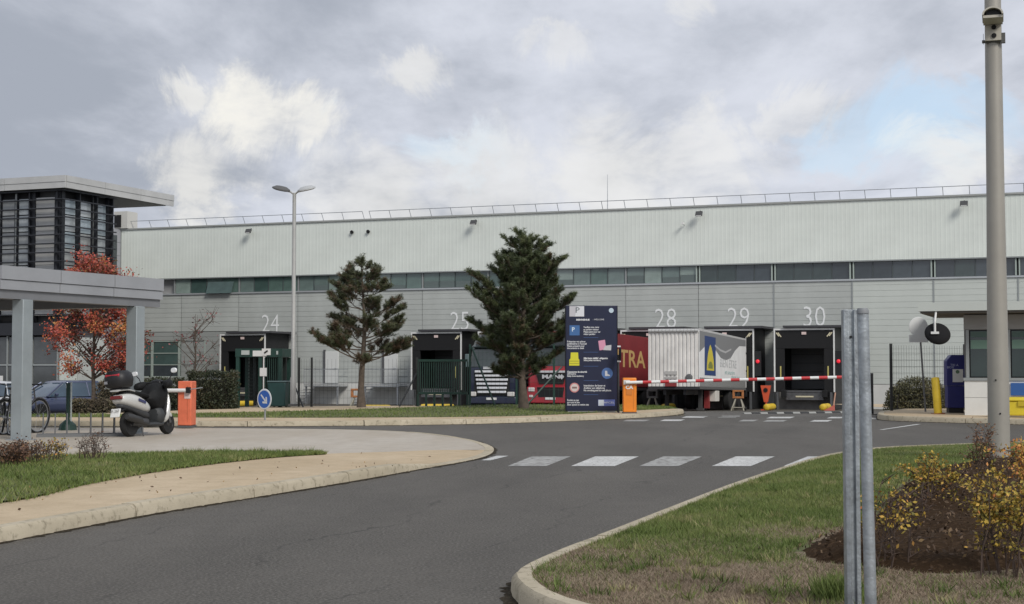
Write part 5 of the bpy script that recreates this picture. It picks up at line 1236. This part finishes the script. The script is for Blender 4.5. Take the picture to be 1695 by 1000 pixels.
# ------------------------------------------------------------------ trees
bark = M('bark_grey_brown', (.10, .078, .06), .9, 0, .3, 7, .8, 25)
barkd = M('bark_dark', (.03, .025, .021), .9, 0, .3, 7, .8, 25)
def needles(name, starts, ends, per, ln, mat, parent, tints, w=.0045):
    """bottle-brush shoots: needles fanned round every shoot axis"""
    S = np.array(starts); E = np.array(ends); n = len(S)
    idx = np.repeat(np.arange(n), per); t = nr.rand(n * per)[:, None]; ax = E - S; al = np.linalg.norm(ax, axis=1)[:, None]; ax /= al
    base = S[idx] + (E - S)[idx] * t; rd = nr.normal(size=(n * per, 3)); rd -= ax[idx] * (rd * ax[idx]).sum(1)[:, None]; rd /= np.linalg.norm(rd, axis=1)[:, None]
    d = ax[idx] * nr.uniform(.45, 1.0, (n * per, 1)) + rd; d /= np.linalg.norm(d, axis=1)[:, None]; l = ln * nr.uniform(.7, 1.2, (n * per, 1))
    sd_ = np.cross(d, nr.normal(size=(n * per, 3))); sd_ /= np.linalg.norm(sd_, axis=1)[:, None]
    v = np.stack([base - sd_ * w, base + sd_ * w, base + d * l], 1).reshape(-1, 3)
    tt_ = np.clip(np.asarray(tints)[idx] + nr.normal(0, .08, n * per), 0, 1)
    return raw(name, v, 3, n * per, mat, parent, tt_)
def pine(label, loc, H, h0, prof, seed, mat, dens, ln, brown=0.0, lean=(0, 0), thick=.11, nwh=9, upz=.35, cl=1.0):
    rg = random.Random(seed); t = thing('pine_tree', label, 'tree', loc, rg.uniform(0, 6), 'pine trees on the verge'); t.rotation_euler = (0, 0, 0)
    tr = MB(); P = []
    for k in range(9): f = k / 8; P.append(Vector((lean[0] * f + .05 * math.sin(f * 7 + seed), lean[1] * f, H * .97 * f)))
    tr.tube(P, [thick * (1 - .88 * k / 8) * (1.35 if k == 0 else 1) for k in range(9)], 9)
    trunk = tr.build('trunk', bark if brown else barkd, t, smooth=True)
    S, E, T = [], [], []; br = MB()
    def trunk_at(z): f = z / (H * .97) * 8; i = min(7, int(f)); return P[i].lerp(P[i + 1], f - i)
    def rad(z):
        f = z / H
        for (a, ra), (b, rb_) in zip(prof, prof[1:]):
            if a <= f <= b: return ra + (rb_ - ra) * (f - a) / (b - a)
        return prof[-1][1]
    def shoot(p, d, l, tint):
        S.append(tuple(p)); E.append(tuple(p + d * l)); T.append(tint)
    zs = [h0 + (H * .97 - h0) * ((k + .5 * rg.random()) / nwh) ** .92 for k in range(nwh)]
    for z in zs:
        nb = rg.randint(5, 7) if z < H * .8 else rg.randint(3, 5); a0 = rg.uniform(0, 6.28)
        for b in range(nb):
            a = a0 + b * 6.283 / nb + rg.uniform(-.3, .3); zb_ = z + rg.uniform(-.16, .16); r = rad(z) * rg.choice((rg.uniform(.45, .8), rg.uniform(.8, 1.08), rg.uniform(.8, 1.08))); f = z / H
            if r < .12: continue
            st_ = trunk_at(min(zb_, H * .95)); pts_ = [st_]; up = upz * (.35 + f) + rg.uniform(-.14, .22)
            nseg = 5
            for q in range(1, nseg + 1):
                g = q / nseg; pts_.append(st_ + Vector((math.cos(a) * r * g, math.sin(a) * r * g, r * (up * g + .28 * g * g - (.1 * g if f < .45 else 0)))) + Vector((rg.uniform(-.04, .04), rg.uniform(-.04, .04), rg.uniform(-.03, .03))))
            br.tube(pts_, [max(.006, thick * .32 * (1 - f * .6) * (1 - q / (nseg + .6))) for q in range(nseg + 1)], 5, False)
            m = max(4, int(r * dens))
            for q in range(m):
                g = .28 + .72 * (q + rg.random()) / m if cl >= 1 else .45 + .55 * (q + rg.random()) / m
                i = min(nseg - 1, int(g * nseg)); p = pts_[i].lerp(pts_[i + 1], g * nseg - i); ax = (pts_[i + 1] - pts_[i]).normalized()
                sd_ = ax.cross(Vector((0, 0, 1))).normalized() * rg.choice((-1, 1)); l2 = r * .42 * (1.1 - g) * rg.uniform(.5, 1.2) + .10
                d = (ax * .7 + sd_ * rg.uniform(.3, 1.0) + Vector((0, 0, rg.uniform(.0, .6)))).normalized(); e = p + d * l2
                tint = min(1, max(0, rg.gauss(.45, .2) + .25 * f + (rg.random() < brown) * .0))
                if rg.random() < brown * (1.3 - f): tint = .02
                br.tube([p, e], [.009, .005], 4, False)
                for w_ in range(2 + int(l2 / .13)):
                    gg = rg.uniform(.35, 1); pp = p.lerp(e, gg); dd = (d + Vector((rg.uniform(-.7, .7), rg.uniform(-.7, .7), rg.uniform(-.1, .9)))).normalized(); shoot(pp, dd, rg.uniform(.10, .2), tint)
            shoot(pts_[-1], (pts_[-1] - pts_[-2]).normalized(), .22, .7)
    for q in range(10): shoot(P[-1] + Vector((0, 0, -.3 + q * .04)), Vector((rg.uniform(-.5, .5), rg.uniform(-.5, .5), 1)).normalized(), .25, .75)
    br.build('limbs', bark if brown else barkd, trunk)
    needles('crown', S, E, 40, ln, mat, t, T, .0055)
    print('pine', len(S)); return t
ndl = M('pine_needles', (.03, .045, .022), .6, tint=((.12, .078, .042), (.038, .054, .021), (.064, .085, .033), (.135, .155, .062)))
ndl2 = M('pine_needles_brownish', (.04, .045, .025), .6, tint=((.13, .085, .052), (.046, .056, .025), (.072, .084, .038), (.135, .145, .072)))
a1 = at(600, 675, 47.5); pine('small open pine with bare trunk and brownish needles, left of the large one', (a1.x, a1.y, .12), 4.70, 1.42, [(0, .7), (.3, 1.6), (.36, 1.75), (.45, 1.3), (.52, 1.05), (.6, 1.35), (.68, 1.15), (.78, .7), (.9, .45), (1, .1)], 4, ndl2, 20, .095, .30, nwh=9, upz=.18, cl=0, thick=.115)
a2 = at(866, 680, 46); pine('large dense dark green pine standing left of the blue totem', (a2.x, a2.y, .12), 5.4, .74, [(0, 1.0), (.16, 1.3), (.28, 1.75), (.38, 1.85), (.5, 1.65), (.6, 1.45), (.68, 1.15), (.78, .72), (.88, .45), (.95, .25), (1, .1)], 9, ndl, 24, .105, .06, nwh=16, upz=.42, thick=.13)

def leafy(label, loc, H, trunk_h, blobs, n, size, mat, seed, name='broadleaf_tree', bare=0.0, tk=.07, group=None):
    """trunk, limbs to every clump, leaves spread round the twigs"""
    rg = random.Random(seed); t = thing(name, label, 'tree', loc, 0, group); tr = MB()
    top = Vector((0, 0, H * .9)); tr.tube([(0, 0, 0), (.03, 0, trunk_h * .6), (0, .02, trunk_h), (.02, 0, H * .6), tuple(top)], [tk * 1.2, tk, tk * .85, tk * .5, tk * .12], 8)
    trunk = tr.build('trunk', bark, t, smooth=True); br = MB(); pts_ = []; tn_ = []
    for (x, y, z, r, tint) in blobs:
        c = Vector((x, y, z)); s0 = Vector((0, 0, max(trunk_h * .85, z - .5 * math.hypot(x, y) - .35)))
        m = s0.lerp(c, .5) + Vector((rg.uniform(-.1, .1), rg.uniform(-.1, .1), .05)); br.tube([s0, m, c], [tk * .38, tk * .25, .008], 5, False)
        for q in range(7):
            e = c + Vector((rg.gauss(0, 1), rg.gauss(0, 1), rg.gauss(.2, .8))) * r * .7; br.tube([m.lerp(c, rg.uniform(.3, 1)), e], [.009, .004], 4, False)
            k = int(n / len(blobs) / 7)
            for _ in range(k):
                g = rg.random(); pts_.append(tuple(c.lerp(e, g) + Vector((rg.gauss(0, 1), rg.gauss(0, 1), rg.gauss(0, .8))) * r * .34)); tn_.append(min(1, max(0, tint + rg.gauss(0, .16))))
    br.build('limbs', bark, trunk)
    cards('crown', pts_, nr.uniform(size * .6, size * 1.25, len(pts_)), mat, t, tn_, up=.3, aspect=.7)
    return t
redleaf = M('autumn_red_leaves', (.3, .06, .03), .6, tint=((.11, .09, .035), (.22, .055, .04), (.42, .075, .055), (.48, .12, .055), (.48, .25, .07)))
ar = at(153, 690, 50); bl = []
rg = random.Random(3)
for q in range(64):
    z = rg.uniform(1.75, 5.35); wz = 1.45 * math.sqrt(max(.05, 1 - ((z - 3.0) / 2.4) ** 2)); a = rg.uniform(0, 6.28); rr = wz * math.sqrt(rg.random())
    bl.append((rr * math.cos(a), rr * math.sin(a), z, rg.uniform(.28, .5), rg.choice((.1, .3, .45, .55, .62, .78, .2, .9, .5))))
leafy('slender tree with red autumn leaves behind the cycle shelter', (ar.x, ar.y, terr(ar.x, ar.y)), 5.4, 1.7, bl, 17000, .088, redleaf, 5)
ab = at(322, 680, 56); bl = [(rg.uniform(-.7, .7), rg.uniform(-.6, .6), rg.uniform(1.7, 4.0), .3, .4) for q in range(20)]
leafy('nearly bare small tree with a few pink leaves behind the hedge', (ab.x, ab.y, terr(ab.x, ab.y)), 4.3, 1.2, bl, 260, .10, M('pink_leaves', (.3, .1, .1), .6, tint=((.16, .08, .07), (.30, .11, .11), (.36, .17, .15))), 8, tk=.05)
def hedge(label, c, d, n, mat, seed, rz=0.0, size=.07, name='hedge', cat='hedge', round_=False):
    t = thing(name, label, cat, c, rz); n = int(n)
    u = nr.uniform(-1, 1, (n, 3)); m = np.abs(u).max(1) if not round_ else np.linalg.norm(u, axis=1)
    u = u / (m[:, None] + 1e-6) * (nr.uniform(.72, 1.03, n) ** .6)[:, None]
    p = u * np.array(d) / 2; p[:, 2] += d[2] / 2 if not round_ else 0
    if round_: p[:, 2] = np.abs(p[:, 2]) * 2
    b = .06 * fbm(p[:, 0] * 3, p[:, 1] * 3 + p[:, 2] * 4, 2, seed); p *= (1 + b)[:, None]; p[:, 2] = np.maximum(p[:, 2], .02)
    st_ = MB()
    for q in range(14): x, y = rnd.uniform(-.42, .42) * d[0], rnd.uniform(-.4, .4) * d[1]; st_.tube([(x, y, 0), (x * 1.05 + .03, y, d[2] * .35), (x * .95, y * .95, d[2] * (.7 if not round_ else .5))], [.02, .014, .005], 4, False)
    st_.build('stems', barkd, t)
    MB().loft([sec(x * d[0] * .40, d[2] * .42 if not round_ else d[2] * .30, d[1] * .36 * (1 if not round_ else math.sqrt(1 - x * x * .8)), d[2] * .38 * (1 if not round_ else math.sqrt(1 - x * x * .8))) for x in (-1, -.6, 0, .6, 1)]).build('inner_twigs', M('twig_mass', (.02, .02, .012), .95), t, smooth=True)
    cards('foliage', p, nr.uniform(size * .6, size * 1.3, n), mat, t, np.clip(.45 + .3 * fbm(p[:, 0], p[:, 2], 4, seed) + nr.normal(0, .16, n), 0, 1), up=.2, aspect=.65)
    return t
hdark = M('hedge_dark_leaves', (.02, .03, .015), .6, tint=((.016, .022, .010), (.026, .036, .016), (.05, .055, .026), (.10, .07, .04)))
hbrown = M('hedge_brown_leaves', (.06, .05, .03), .7, tint=((.05, .04, .024), (.095, .072, .045), (.11, .10, .055), (.18, .13, .075)))
h1 = at(352, 680, 49); hedge('clipped dark evergreen hedge block left of the turnstile', (h1.x, h1.y, .02), (1.5, 1.0, 1.2), 9000, hdark, 1)
h2 = at(262, 690, 48); hedge('dark hedge between the scooter and the faded barrier', (h2.x, h2.y, -.1), (1.5, .9, 1.1), 7000, hdark, 2)
h3 = at(165, 690, 47); hedge('brownish low hedge in front of the blue hatchback', (h3.x, h3.y, -.25), (1.7, .8, .62), 8000, hbrown, 3)
h4 = at(195, 690, 49); hedge('taller brown-green hedge behind the scooter top box', (h4.x, h4.y, -.25), (1.2, .9, 1.15), 6000, hbrown, 4)
h5 = at(1520, 682, 46.5); hedge('rounded olive shrub mound behind the wire fence near the guard house', (h5.x, h5.y, .0), (2.15, 1.6, 1.1), 9000, M('mound_leaves', (.06, .06, .03), .7, tint=((.05, .05, .022), (.09, .088, .038), (.14, .125, .06), (.19, .15, .08))), 5, size=.06, name='shrub', cat='shrub', round_=True)

# ------------------------------------------------------------------ guard house and things around it
kx = at(1597, 687, 39.3); gh = thing('guard_house', 'small white and grey gatehouse with windows and flat canopy, right edge', 'building', (kx.x, kx.y, .12), TH)
gw = M('gatehouse_white', (.70, .70, .67), .6, 0, .06, 1.5, .1, 12); ggrey = M('gatehouse_grey', (.34, .335, .325), .6, 0, .05, 2)
MB().b2((0, .1, 0), (5, 3, 2.62)).build('core', M('gatehouse_core', (.22, .22, .215), .7), gh)
for k in range(3): MB().b2((k * 1.1 + .004, -.02, .0), (k * 1.1 + 1.096, .098, .455)).build('lower_panel', gw, gh); MB().b2((k * 1.1 + .004, -.02, .463), (k * 1.1 + 1.096, .098, .89)).build('lower_panel', gw, gh)
MB().b2((-.02, -.05, .895), (5, .098, .97)).build('sill', frame_grey, gh)
MB().b2((0, .0, 2.22), (5, .098, 2.6)).build('header_panel', ggrey, gh)
for a, b in ((.12, 1.02), (1.14, 2.1), (2.2, 3.2)):
    wr = MB().b2((a, .06, .975), (b, .098, 2.2)).build('window', darkin, gh)
    MB().b2((a + .04, .02, 1.0), (b - .04, .05, 2.18)).build('pane', glass('gatehouse_pane', (.016, .032, .026)), wr)
    for x in (a - .05, b + .01): MB().b2((x - .02, -.02, .972), (x + .06, .058, 2.21)).build('frame_post', frame_grey, wr)
    MB().b2((a + .05, .010, 1.72), (b - .05, .018, 1.95)).build('notice_strip', M('strip_green', (.16, .27, .21), .4), wr)
    MB().b2((a + .05, .012, 2.02), (b - .05, .018, 2.17)).build('notice_strip', M('strip_green2', (.07, .12, .10), .4), wr)
MB().b2((-1.05, -.9, 2.68), (5, 3.0, 2.90)).build('canopy', paleclad, gh); MB().b2((-1.0, -.85, 2.625), (5, 2.9, 2.675)).build('canopy_soffit', M('canopy_soffit', (.10, .09, .075), .7), gh)
MB().b2((1.15, -.12, .52), (5, -.025, .84)).build('blue_panel', M('panel_blue', (.03, .11, .34), .5), gh)
kb = at(1552, 551, 38.7); t = thing('convex_mirror', 'round black-backed mirror hanging from the gatehouse canopy', 'mirror', (kb.x, kb.y, kb.z), R(-20))
mk = MB().lathe([(.02, -.03), (.12, -.025), (.24, .0), (.30, .06), (.305, .08), (.28, .085), (.1, .05), (.02, .045)], (0, 0, 0), 28, 'y').build('mirror_shell', M('mirror_back', (.006, .006, .007), .9), t, smooth=True); mk.rotation_euler = (R(-18), R(20), 0); mk.scale = (1.08, 1, .94)
MB().tube([(-.06, -.06, .0), (-.06, -.06, .28), (-.03, .05, .62)], .028, 8).build('arm', whitep, t); MB().b2((-.16, -.09, -.03), (.04, -.045, .03)).build('clamp', whitep, t)
p = at(1532, 682, 42.5); t = thing('sign_post', 'leaning grey post carrying pale sign backs beside the shrub mound', 'road sign', (p.x, p.y, .12), R(8))
MB().tube([(0, 0, 0), (-.16, 0, 2.6)], .028, 8).build('post', M('post_grey', (.16, .16, .16), .5, .4), t)
MB().lathe([(.27, -.01), (.28, 0), (.27, .012)], (-.2, -.05, 2.38), 26, 'y').build('round_sign_back', M('sign_back', (.66, .67, .66), .5), t); MB().b2((-.48, -.062, 1.95), (.08, -.045, 2.16)).build('plate_sign_back', M('sign_back', (.66, .67, .66), .5), t)
for z in (2.15, 2.6): MB().b2((-.42, -.045, z - .2), (.05, -.025, z - .17)).build('clip', steel, t)
p = at(1553, 685, 40.2); t = thing('bollard', 'leaning yellow steel bollard in front of the blue machine', 'bollard', (p.x, p.y, .122)); t.rotation_euler = (0, R(-4), 0)
MB().lathe([(.105, 0), (.105, .94), (.09, .97), (.02, .985)], (0, 0, 0), 20).build('tube', M('bollard_yellow', (.68, .48, .03), .5, 0, .08, 4), t, smooth=True); MB().b2((-.15, -.15, .0), (.15, .15, .025)).build('base_plate', M('rusty_plate', (.25, .09, .04), .8), t)
p = at(1581, 684, 41.4); t = thing('blue_dispenser', 'blue dispenser cabinet with white notice left of the gatehouse', 'cabinet', (p.x, p.y, .122), R(-6))
bm_ = M('dispenser_blue', (.022, .026, .16), .45, 0, .08, 3)
MB().prism([(-.25, .74), (.25, .74), (.25, 1.58), (-.12, 1.58), (-.25, 1.42)], 'y', -.25, .25).build('upper_cabinet', bm_, t, bevel=.012); MB().b2((-.23, -.22, .14), (.24, .22, .735)).build('lower_cabinet', bm_, t, bevel=.01)
MB().b2((-.20, -.18, 0), (.20, .18, .135)).build('plinth', blackpanel, t); MB().b2((-.10, -.262, .84), (.18, -.252, 1.19)).build('notice', whitep, t); MB().lathe([(.05, -.263), (.05, -.267)], (.03, 0, 1.12), 14, 'y').build('notice_mark', M('mark_green', (.12, .2, .12), .5), t)
for z, x1, s in ((1.30, .0, 'TRI A'), (1.24, -.1, 'BOX')): text('lettering', s, .09, M('letters_pale', (.4, .42, .6), .5), t, (x1 - .05, -.253, z), ext=.001)
p = at(1683, 692, 37.6); t = thing('yellow_bin', 'yellow grit bin in front of the gatehouse at the right edge', 'bin', (p.x, p.y, .122), TH)
yb = M('bin_yellow', (.66, .52, .03), .5, 0, .06, 3)
MB().box((0, 0, .22), (.85, .5, .36), top=(1.06, 1.06)).build('body', yb, t, bevel=.03); MB().box((0, 0, .45), (.96, .6, .09), top=(.92, .9)).build('lid', yb, t, bevel=.025)
for s in (-1, 1): MB().b2((s * .28 - .06, -.2, 0), (s * .28 + .06, .2, .045)).build('foot', blackpanel, t)
MB().b2((.05, -.3, .28), (.35, -.285, .40)).build('bin_recess_shade', M('bin_shadow_yellow', (.5, .38, .02), .6), t)  # darker yellow plate; shade of a recess put into its colour
fence('mesh_fence', 'dark wire mesh fence between dock yard and gatehouse', [fp(1475, 43.5, .1), fp(1597, 44.5, .1), fp(1660, 45, .1)], 1.95, fpost, [], True, .09, .2, .0032)
fence('mesh_fence', 'short wire fence post left of the galvanised posts by the yard', [fp(1437, 43.2, .0), fp(1443, 44.5, .0)], 1.2, fpost, [], True, .1, .2, .003)

# ------------------------------------------------------------------ camera mast, galvanised posts
p = at(1654, 752, 19.6); mz = float(vz(np.array([[p.x, p.y]]))[0]) - .02
t = thing('camera_mast', 'tall grey steel mast with a security camera, right foreground', 'mast', (p.x, p.y, mz), R(-18)); mastm = M('mast_grey_beige', (.34, .32, .28), .5, .2, .06, 2.5)
MB().lathe([(.138, 0), (.134, 1.2), (.114, 3.5), (.102, 6.5), (.092, 9.5)], (0, 0, 0), 24).build('pole', mastm, t, smooth=True)
MB().b2((-.19, -.19, -.03), (.19, .19, .03)).build('base_plate', steel, t)
MB().lathe([(.012, -.142), (.012, -.132)], (.02, 0, .62), 8, 'y').build('bolt', black, t); MB().lathe([(.012, -.140), (.012, -.130)], (-.03, 0, 1.05), 8, 'y').build('bolt', black, t)
zc = at(1645, 26, 19.1).z - mz
cm = MB().prism([(.13 * math.cos(w), zc + .10 * math.sin(w)) for w in [math.pi * q / 12 for q in range(13)]] + [(.11 * math.cos(w), zc + .082 * math.sin(w)) for w in [math.pi * q / 12 for q in range(12, -1, -1)]], 'y', -.62, -.12).build('camera_hood', M('camera_beige', (.50, .47, .40), .5), t, smooth=30)
MB().b2((-.12, -.58, zc - .035), (.12, -.14, zc - .002)).build('camera_tray', M('camera_beige', (.5, .47, .4), .5), cm); MB().box((0, -.35, zc + .035), (.17, .40, .065)).build('camera_body', blackpanel, cm)
MB().b2((-.10, -.16, zc - .24), (.10, -.085, zc - .04)).build('bracket', M('camera_beige', (.5, .47, .4), .5), cm)
for z in (zc - .07, zc - .18): MB().lathe([(.01, -.18), (.032, -.178), (.032, -.161)], (.01, 0, z), 10, 'y').build('knob', black, cm)
for s in (-1, 1): MB().b2((s * .11 - .015, -.12, zc - .27), (s * .11 + .025 * s + .015, -.06, zc - .14)).build('clamp', M('clamp_dark', (.10, .10, .095), .5), cm)
MB().tube([(-.14, -.1, zc - .24), (.14, -.1, zc - .24)], .022, 8).build('clamp_bar', M('clamp_dark', (.10, .10, .095), .5), cm)
galv = M('galvanised_post', (.36, .39, .41), .42, .55, .28, 11, .15, 60)
def gz(px, Y): v = at(px, 900, Y); return v.x, v.y
p = at(1412, 1000, 7.5); g0 = float(vz(np.array([[p.x, p.y]]))[0])
t = thing('galvanised_post', 'grooved galvanised sign post without its sign, left of the pair', 'post', (p.x, p.y, g0 - .05), 0, 'bare galvanised posts')
lean = (at(1406, 505, 7.5).x - p.x) / 1.55; hh = 1.535
pts_ = [(-.036, -.03), (-.036, .03), (.036, .03), (.036, -.03), (.014, -.03), (.014, -.012), (-.010, -.012), (-.010, -.03)]
o = MB().prism(pts_, 'z', 0, hh).build('channel', galv, t, bevel=.003); t.rotation_euler = (0, math.atan(lean), 0)
MB().lathe([(.006, -.02), (.006, -.012)], (.002, 0, 1.4), 8, 'y').build('bolt_hole', black, t)
p = at(1442, 1000, 7.3); t = thing('galvanised_post', 'round galvanised sign post without its sign, right of the pair', 'post', (p.x, p.y, g0 - .05), 0, 'bare galvanised posts')
lean = (at(1428, 508, 7.3).x - p.x) / 1.5; t.rotation_euler = (0, math.atan(lean), 0)
MB().lathe([(.0285, 0), (.0285, hh - .03), (.026, hh - .028)], (0, 0, 0), 22).build('tube', galv, t, smooth=40); MB().lathe([(.030, hh - .027), (.030, hh - .012), (.024, hh)], (0, 0, 0), 22).build('cap', M('cap_grey', (.22, .23, .24), .6), t, smooth=40)

# ------------------------------------------------------------------ shrubs of the planting beds
def shrub(label, loc, H, Wd, nst, leaves, lsize, mat, seed, tint0, lowbare=.45, group='shrubs in the planting beds', lean=0.0, stemm=None):
    rg = random.Random(seed); t = thing('shrub', label, 'shrub', loc, 0, group); br = MB(); tips = []
    for q in range(nst):
        a = rg.uniform(0, 6.28); sp = Wd / 2 * math.sqrt(rg.random()); b = Vector((math.cos(a) * .06 * rg.random() * 3, math.sin(a) * .08, -.03)); e = Vector((math.cos(a) * sp + lean, math.sin(a) * sp, H * rg.uniform(.6, 1.0) * (1 - .25 * (2 * sp / Wd) ** 2)))
        m = b.lerp(e, .5) + Vector((rg.uniform(-.05, .05), rg.uniform(-.05, .05), .04)); m2 = m.lerp(e, .5) + Vector((rg.uniform(-.05, .05), rg.uniform(-.05, .05), 0)); br.tube([b, b.lerp(m, .5) + Vector((rg.uniform(-.03, .03), rg.uniform(-.03, .03), 0)), m, m2, e], [.006, .005, .004, .003, .0015], 5, False)
        for k in range(9):
            g = rg.uniform(.2, 1); s0 = b.lerp(m, g * 2) if g < .5 else m.lerp(e, g * 2 - 1); e2 = s0 + Vector((rg.gauss(0, 1), rg.gauss(0, 1), rg.uniform(.1, 1.3))) * H * .14; br.tube([s0, e2], [.003, .0012], 4, False)
            tips.append((s0, e2))
    br.build('stems', stemm or M('shrub_stem', (.075, .05, .038), .85, 0, .4, 12), t)
    pts_, tn_ = [], []
    while len(pts_) < leaves:
        s0, e2 = rg.choice(tips); p = s0.lerp(e2, rg.uniform(.2, 1.1)) + Vector((rg.gauss(0, 1), rg.gauss(0, 1), rg.gauss(0, 1))) * lsize * .8
        if p.z < H * lowbare and rg.random() < .8: continue
        pts_.append(tuple(p)); tn_.append(min(1, max(0, rg.gauss(tint0, .24))))
    cards('foliage', pts_, nr.uniform(lsize * .6, lsize * 1.3, len(pts_)), mat, t, tn_, aspect=.6); return t
yl = M('autumn_yellow_leaves', (.3, .2, .04), .6, spec=.25, tint=((.12, .115, .03), (.28, .22, .045), (.48, .33, .06), (.56, .32, .08), (.52, .19, .07)))
bl_ = M('autumn_brown_leaves', (.14, .07, .04), .65, tint=((.05, .032, .022), (.11, .06, .035), (.18, .09, .055), (.27, .15, .06)))
def sp(px, py, z=.2):
    q = G(px, py, z); return Vector((q.x, q.y, float(vz(np.array([[q.x, q.y]]))[0])))
for args in (('yellow-orange leafed shrub at the lower right beside the mast', sp(1662, 935), .60, .40, 15, 1700, .027, yl, 1, .36, .5),
             ('bright orange leafed shrub at the right frame edge by the mast', sp(1712, 850), .62, .5, 18, 2200, .029, yl, 2, .74, .4),
             ('bushy yellow shrub between the posts and the mast', sp(1545, 838), .46, .42, 16, 1200, .028, yl, 3, .40, .5),
             ('thin twiggy shrub with yellow leaves just right of the galvanised posts', sp(1468, 918), .54, .28, 11, 340, .029, yl, 4, .40, .45),
             ('bare brown twiggy shrub behind the galvanised posts', sp(1500, 858), .34, .36, 11, 120, .02, bl_, 5, .4, .2),
             ('small dark red shrub left of the mast foot', sp(1626, 775), .55, .22, 11, 600, .028, bl_, 6, .70, .25),
             ('low brown shrub in front of the mast foot', sp(1605, 805), .24, .4, 14, 160, .02, bl_, 7, .4, .1)): shrub(*args)
lp_ = lambda px, py: G(px, py, .09)
for args in (('reddish brown low shrub at the left frame edge of the lawn', lp_(20, 772), .36, .75, 26, 900, .035, bl_, 11, .55, .1),
             ('purple-brown twiggy shrub in front of the shelter column', lp_(45, 770), .36, .62, 30, 700, .032, bl_, 12, .3, .1),
             ('straw coloured thin shrub right of the shelter column', lp_(85, 764), .33, .4, 18, 260, .035, yl, 13, .35, .1),
             ('bare spiky twigs growing on the lawn in front of the cycle rack', lp_(150, 758), .38, .40, 20, 110, .028, bl_, 14, .4, .2)): shrub(*args)
# a few stones and weeds that break up clean edges
lv = scatter([(G(-50, 905).x, G(-50, 905).y), (G(740, 775).x, G(740, 775).y), (G(700, 752).x, G(700, 752).y), (G(-50, 838).x, G(-50, 838).y)], 60)
fl = cards('fallen_leaves', np.column_stack([lv, np.full(len(lv), .128)]), nr.uniform(.02, .05, len(lv)), chipm, None, nr.rand(len(lv))); fl['kind'] = 'stuff'
